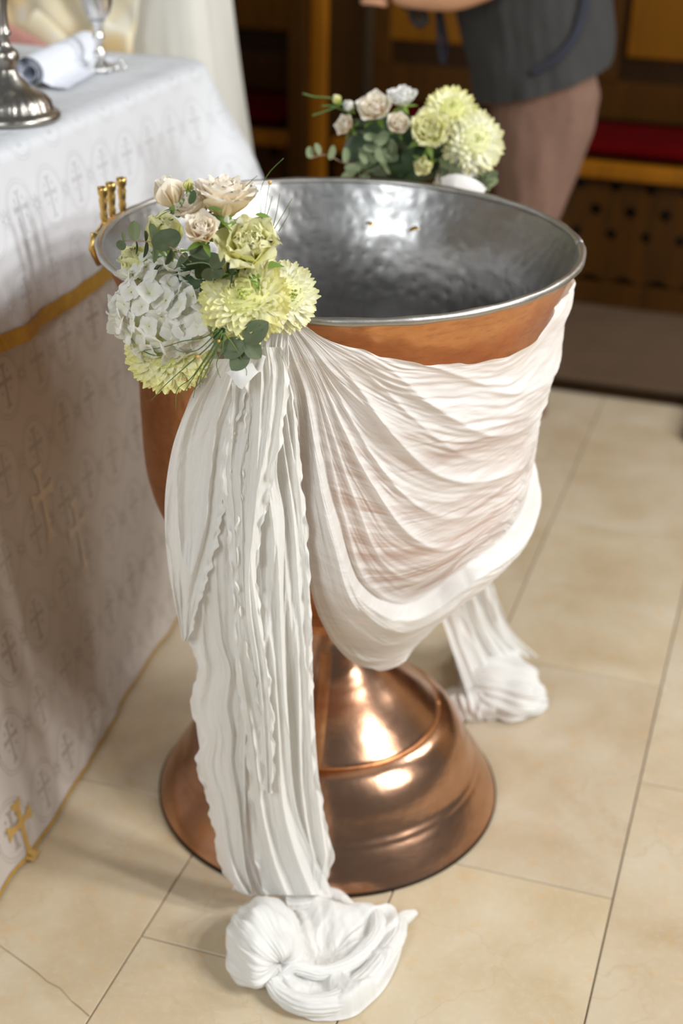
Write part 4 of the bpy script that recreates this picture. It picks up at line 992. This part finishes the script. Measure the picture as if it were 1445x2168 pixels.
GR2 = [[(556, 480), (552, 440), (552, 400), (570, 365), (600, 335)], [(557, 475), (562, 440), (568, 400), (571, 385)], [(556, 470), (545, 430), (536, 410)], [(575, 490), (585, 450), (592, 410)], [(578, 488), (598, 455), (618, 420)], [(560, 470), (570, 440), (576, 415)], [(590, 490), (610, 455), (612, 440)], [(520, 395), (535, 380), (545, 372)]]
for g_ in GR2: tube('grass_blade', crv([tuple(W1(x, y, .0)) for x, y in g_], 14), lambda t: .0006*(1-.5*t), M['grass'], B1, 5)
for (x, y, dy, r) in [(571, 386, .0, .0024), (419, 755, -.058, .0028), (393, 803, -.057, .0026), (463, 722, -.056, .002)]:
    vs, fs = lathe_data([(.0001, -1), (.7, -.7), (1, 0), (.7, .7), (.0001, 1)], 12); o = mesh('seed_head', [(a*r, b*r, c*r) for a, b, c in vs], fs, M['gold'], B1); o.location = W1(x, y, dy)
for (x, y, dx, dz_) in [(492, 478, -.2, 1), (506, 476, .3, 1), (483, 470, -.6, .8), (522, 480, .7, .8), (384, 425, .8, .6)]:
    leaf(B1, W1(x, y+12, .0), W1(x+dx*5, y-14, -.004), Dr(dx, .1, 1), .009, 'd').name = 'white_petal'
WP = LEAF['d'].copy(); WP.materials.clear(); WP.materials.append(M['hyd'])
for o in [x for x in bpy.data.objects if x.name.startswith('white_petal')]: o.data = WP
for (x0, y0, x1, y1) in [(470, 448, 440, 438), (540, 455, 570, 458), (500, 470, 480, 480), (378, 445, 392, 418), (380, 447, 358, 450)]: leaf(B1, W1(x0, y0, -.012), W1(x1, y1, -.014), Dr(0, .4, .8), .006, 'k').name = 'sepal'
SPM = LEAF['k'].copy(); SPM.materials.clear(); SPM.materials.append(M['green'])
for o in [x for x in bpy.data.objects if x.name.startswith('sepal')]: o.data = SPM
def satin(pts, w, parent, Wf, name='satin_ribbon', dy=-.03):
    P = crv([tuple(Wf(x, y, dy+d)) for x, y, d in pts], 30)
    def f(a, b):
        k = b*29; i = min(int(k), 28); p = P[i].lerp(P[i+1], k-i); t = (P[min(29, i+2)]-P[max(0, i-1)]).normalized(); s = t.cross(FW+RT*.35*sin(b*3)).normalized(); return p+s*(a-.5)*w-FW*.002*sin(pi*a)
    return grid(name, f, 7, 40, M['satin'], parent)
def bow(a, b):
    p = lerp(lerp(W1(476, 789, -.018), W1(529, 768, -.014), a), lerp(W1(512, 824, -.026), W1(549, 786, -.020), a), b)
    return p-FW*(.004*sin(pi*a)+.002*sin(pi*b))+UP*(.002*sin(pi*b*2))
grid('satin_ribbon', bow, 14, 14, M['satin'], B1)
satin([(555, 752, .012), (550, 768, .0), (545, 786, -.006)], .010, B1, W1, dy=-.012)
# --- far bouquet
BQ2 = Vector((.13, .37, .93))
B2 = bouquet('flower_bouquet', 'blurred bouquet of pale blooms and grey-green leaves on the far rim', BQ2)
def W2(px, py, dy=0.): return ony(px, py, .375+dy)-BQ2
random.seed(5)
mum(B2, 'chrysanthemum', W2(955, 238, .01), Dr(.1, .35, .9), .044, 40, 140)
mum(B2, 'chrysanthemum', W2(1000, 300, -.01), Dr(.35, .0, .9), .052, 40, 170, 'mum_out')
rose(B2, 'lisianthus', W2(905, 285, -.02), Dr(.1, .1, 1), .046, M['lisi'], M['lisi'], .8, .12, 6)
rose(B2, 'lisianthus', W2(897, 345, -.02), Dr(-.2, -.5, .8), .028, M['lisi'], M['lisi'], .4, .12, 5)
rose(B2, 'rose', W2(852, 218, .0), Dr(-.1, .6, .7), .030, M['hyd'], M['hyd'], .9, .10, 5)
rose(B2, 'rose', W2(796, 240, .0), Dr(-.2, .4, .9), .036, M['rose'], M['rose_in'], .9, .08, 5)
rose(B2, 'rose', W2(842, 268, -.02), Dr(.0, .1, 1), .028, M['rose'], M['rose_in'], .7, .04, 5)
rose(B2, 'rose', W2(738, 270, .0), Dr(-.6, .2, .7), .024, M['rose'], M['rose_in'], .8, .04, 5)
rose(B2, 'rose', W2(742, 230, .0), Dr(-.5, .5, .7), .016, M['hyd'], M['hyd'], .4, .04, 4)
rose(B2, 'rose_bud', W2(716, 216, .0), Dr(-.5, .7, .5), .014, M['lisi'], M['lisi'], .12, 0, 4)
hydrangea(B2, 'hydrangea', W2(965, 392, -.01), Dr(.1, -.3, .9), .034, .022, .02, 16, .015)
hydrangea(B2, 'hydrangea', W2(990, 345, -.02), Dr(.1, -.1, .9), .020, .018, .015, 9, .014)
vs, fs = lathe_data([(.001, -.05), (.05, -.04), (.075, 0), (.06, .04), (.001, .05)], 20)
mesh('foliage_core', vs, fs, M['dkleaf'], B2).matrix_local = Matrix.Translation(W2(850, 320, .045)) @ orient(Dr(0, .3, 1)) @ Matrix.Diagonal((1.3, .8, .8, 1))
def clump(cx, cy, n, rx, ry, kinds='dl', sz=.03, dy=-.02, seed=1):
    rnd = random.Random(seed); o = tube('leaf_sprig', [W2(cx-rx, cy, dy+.01), W2(cx, cy+4, dy+.006), W2(cx+rx, cy-2, dy+.01)], .0012, M['stem'], B2, 6)
    for i in range(n):
        a = rnd.uniform(0, 6.28); q = rnd.random()**.5; x, y = cx+rx*q*cos(a), cy+ry*q*sin(a); b = rnd.uniform(0, 6.28); L = sz*1300*.5
        leaf(o, W2(x-L*cos(b)*.5, y-L*sin(b)*.5, dy+rnd.uniform(-.01, .01)), W2(x+L*cos(b)*.5, y+L*sin(b)*.5, dy+rnd.uniform(-.01, .01)), Dr(rnd.uniform(-.6, .6), rnd.uniform(-.3, .6), 1), sz*.95, rnd.choice(kinds))
clump(800, 315, 15, 42, 28, 'dll', .028, -.022, 1); clump(775, 360, 13, 45, 22, 'dl', .028, -.015, 2); clump(960, 352, 9, 30, 16, 'dll', .026, -.03, 3)
clump(1020, 375, 12, 28, 30, 'dll', .027, -.02, 4); clump(855, 370, 10, 50, 16, 'kkd', .03, .0, 5); clump(765, 262, 6, 22, 22, 'kp', .026, .005, 6); clump(870, 300, 6, 22, 50, 'kp', .03, .01, 7)
sprig(B2, W2, [(780, 345), (730, 345), (690, 328), (656, 335)], [(656, 335, 655, 310, .014, 'l', .3, 0, 1, 0), (676, 328, 668, 303, .012, 'l', .6, 0, 1, 0), (697, 338, 706, 308, .013, 'l', .6, 0, 1, 0), (730, 345, 732, 312, .014, 'l', .5, 0, 1, 0)], M['stem'], dy=-.01)
for g_ in [[(735, 225), (700, 208), (665, 205), (640, 198)], [(740, 240), (705, 225), (680, 225)], [(720, 222), (690, 235), (660, 245)]]: tube('grass_blade', crv([tuple(W2(x, y, 0)) for x, y in g_], 14), .0016, M['grass'], B2, 5)
satin([(935, 392, 0), (965, 384, -.01), (1000, 396, -.01), (1022, 412, 0)], .024, B2, W2, dy=-.035)
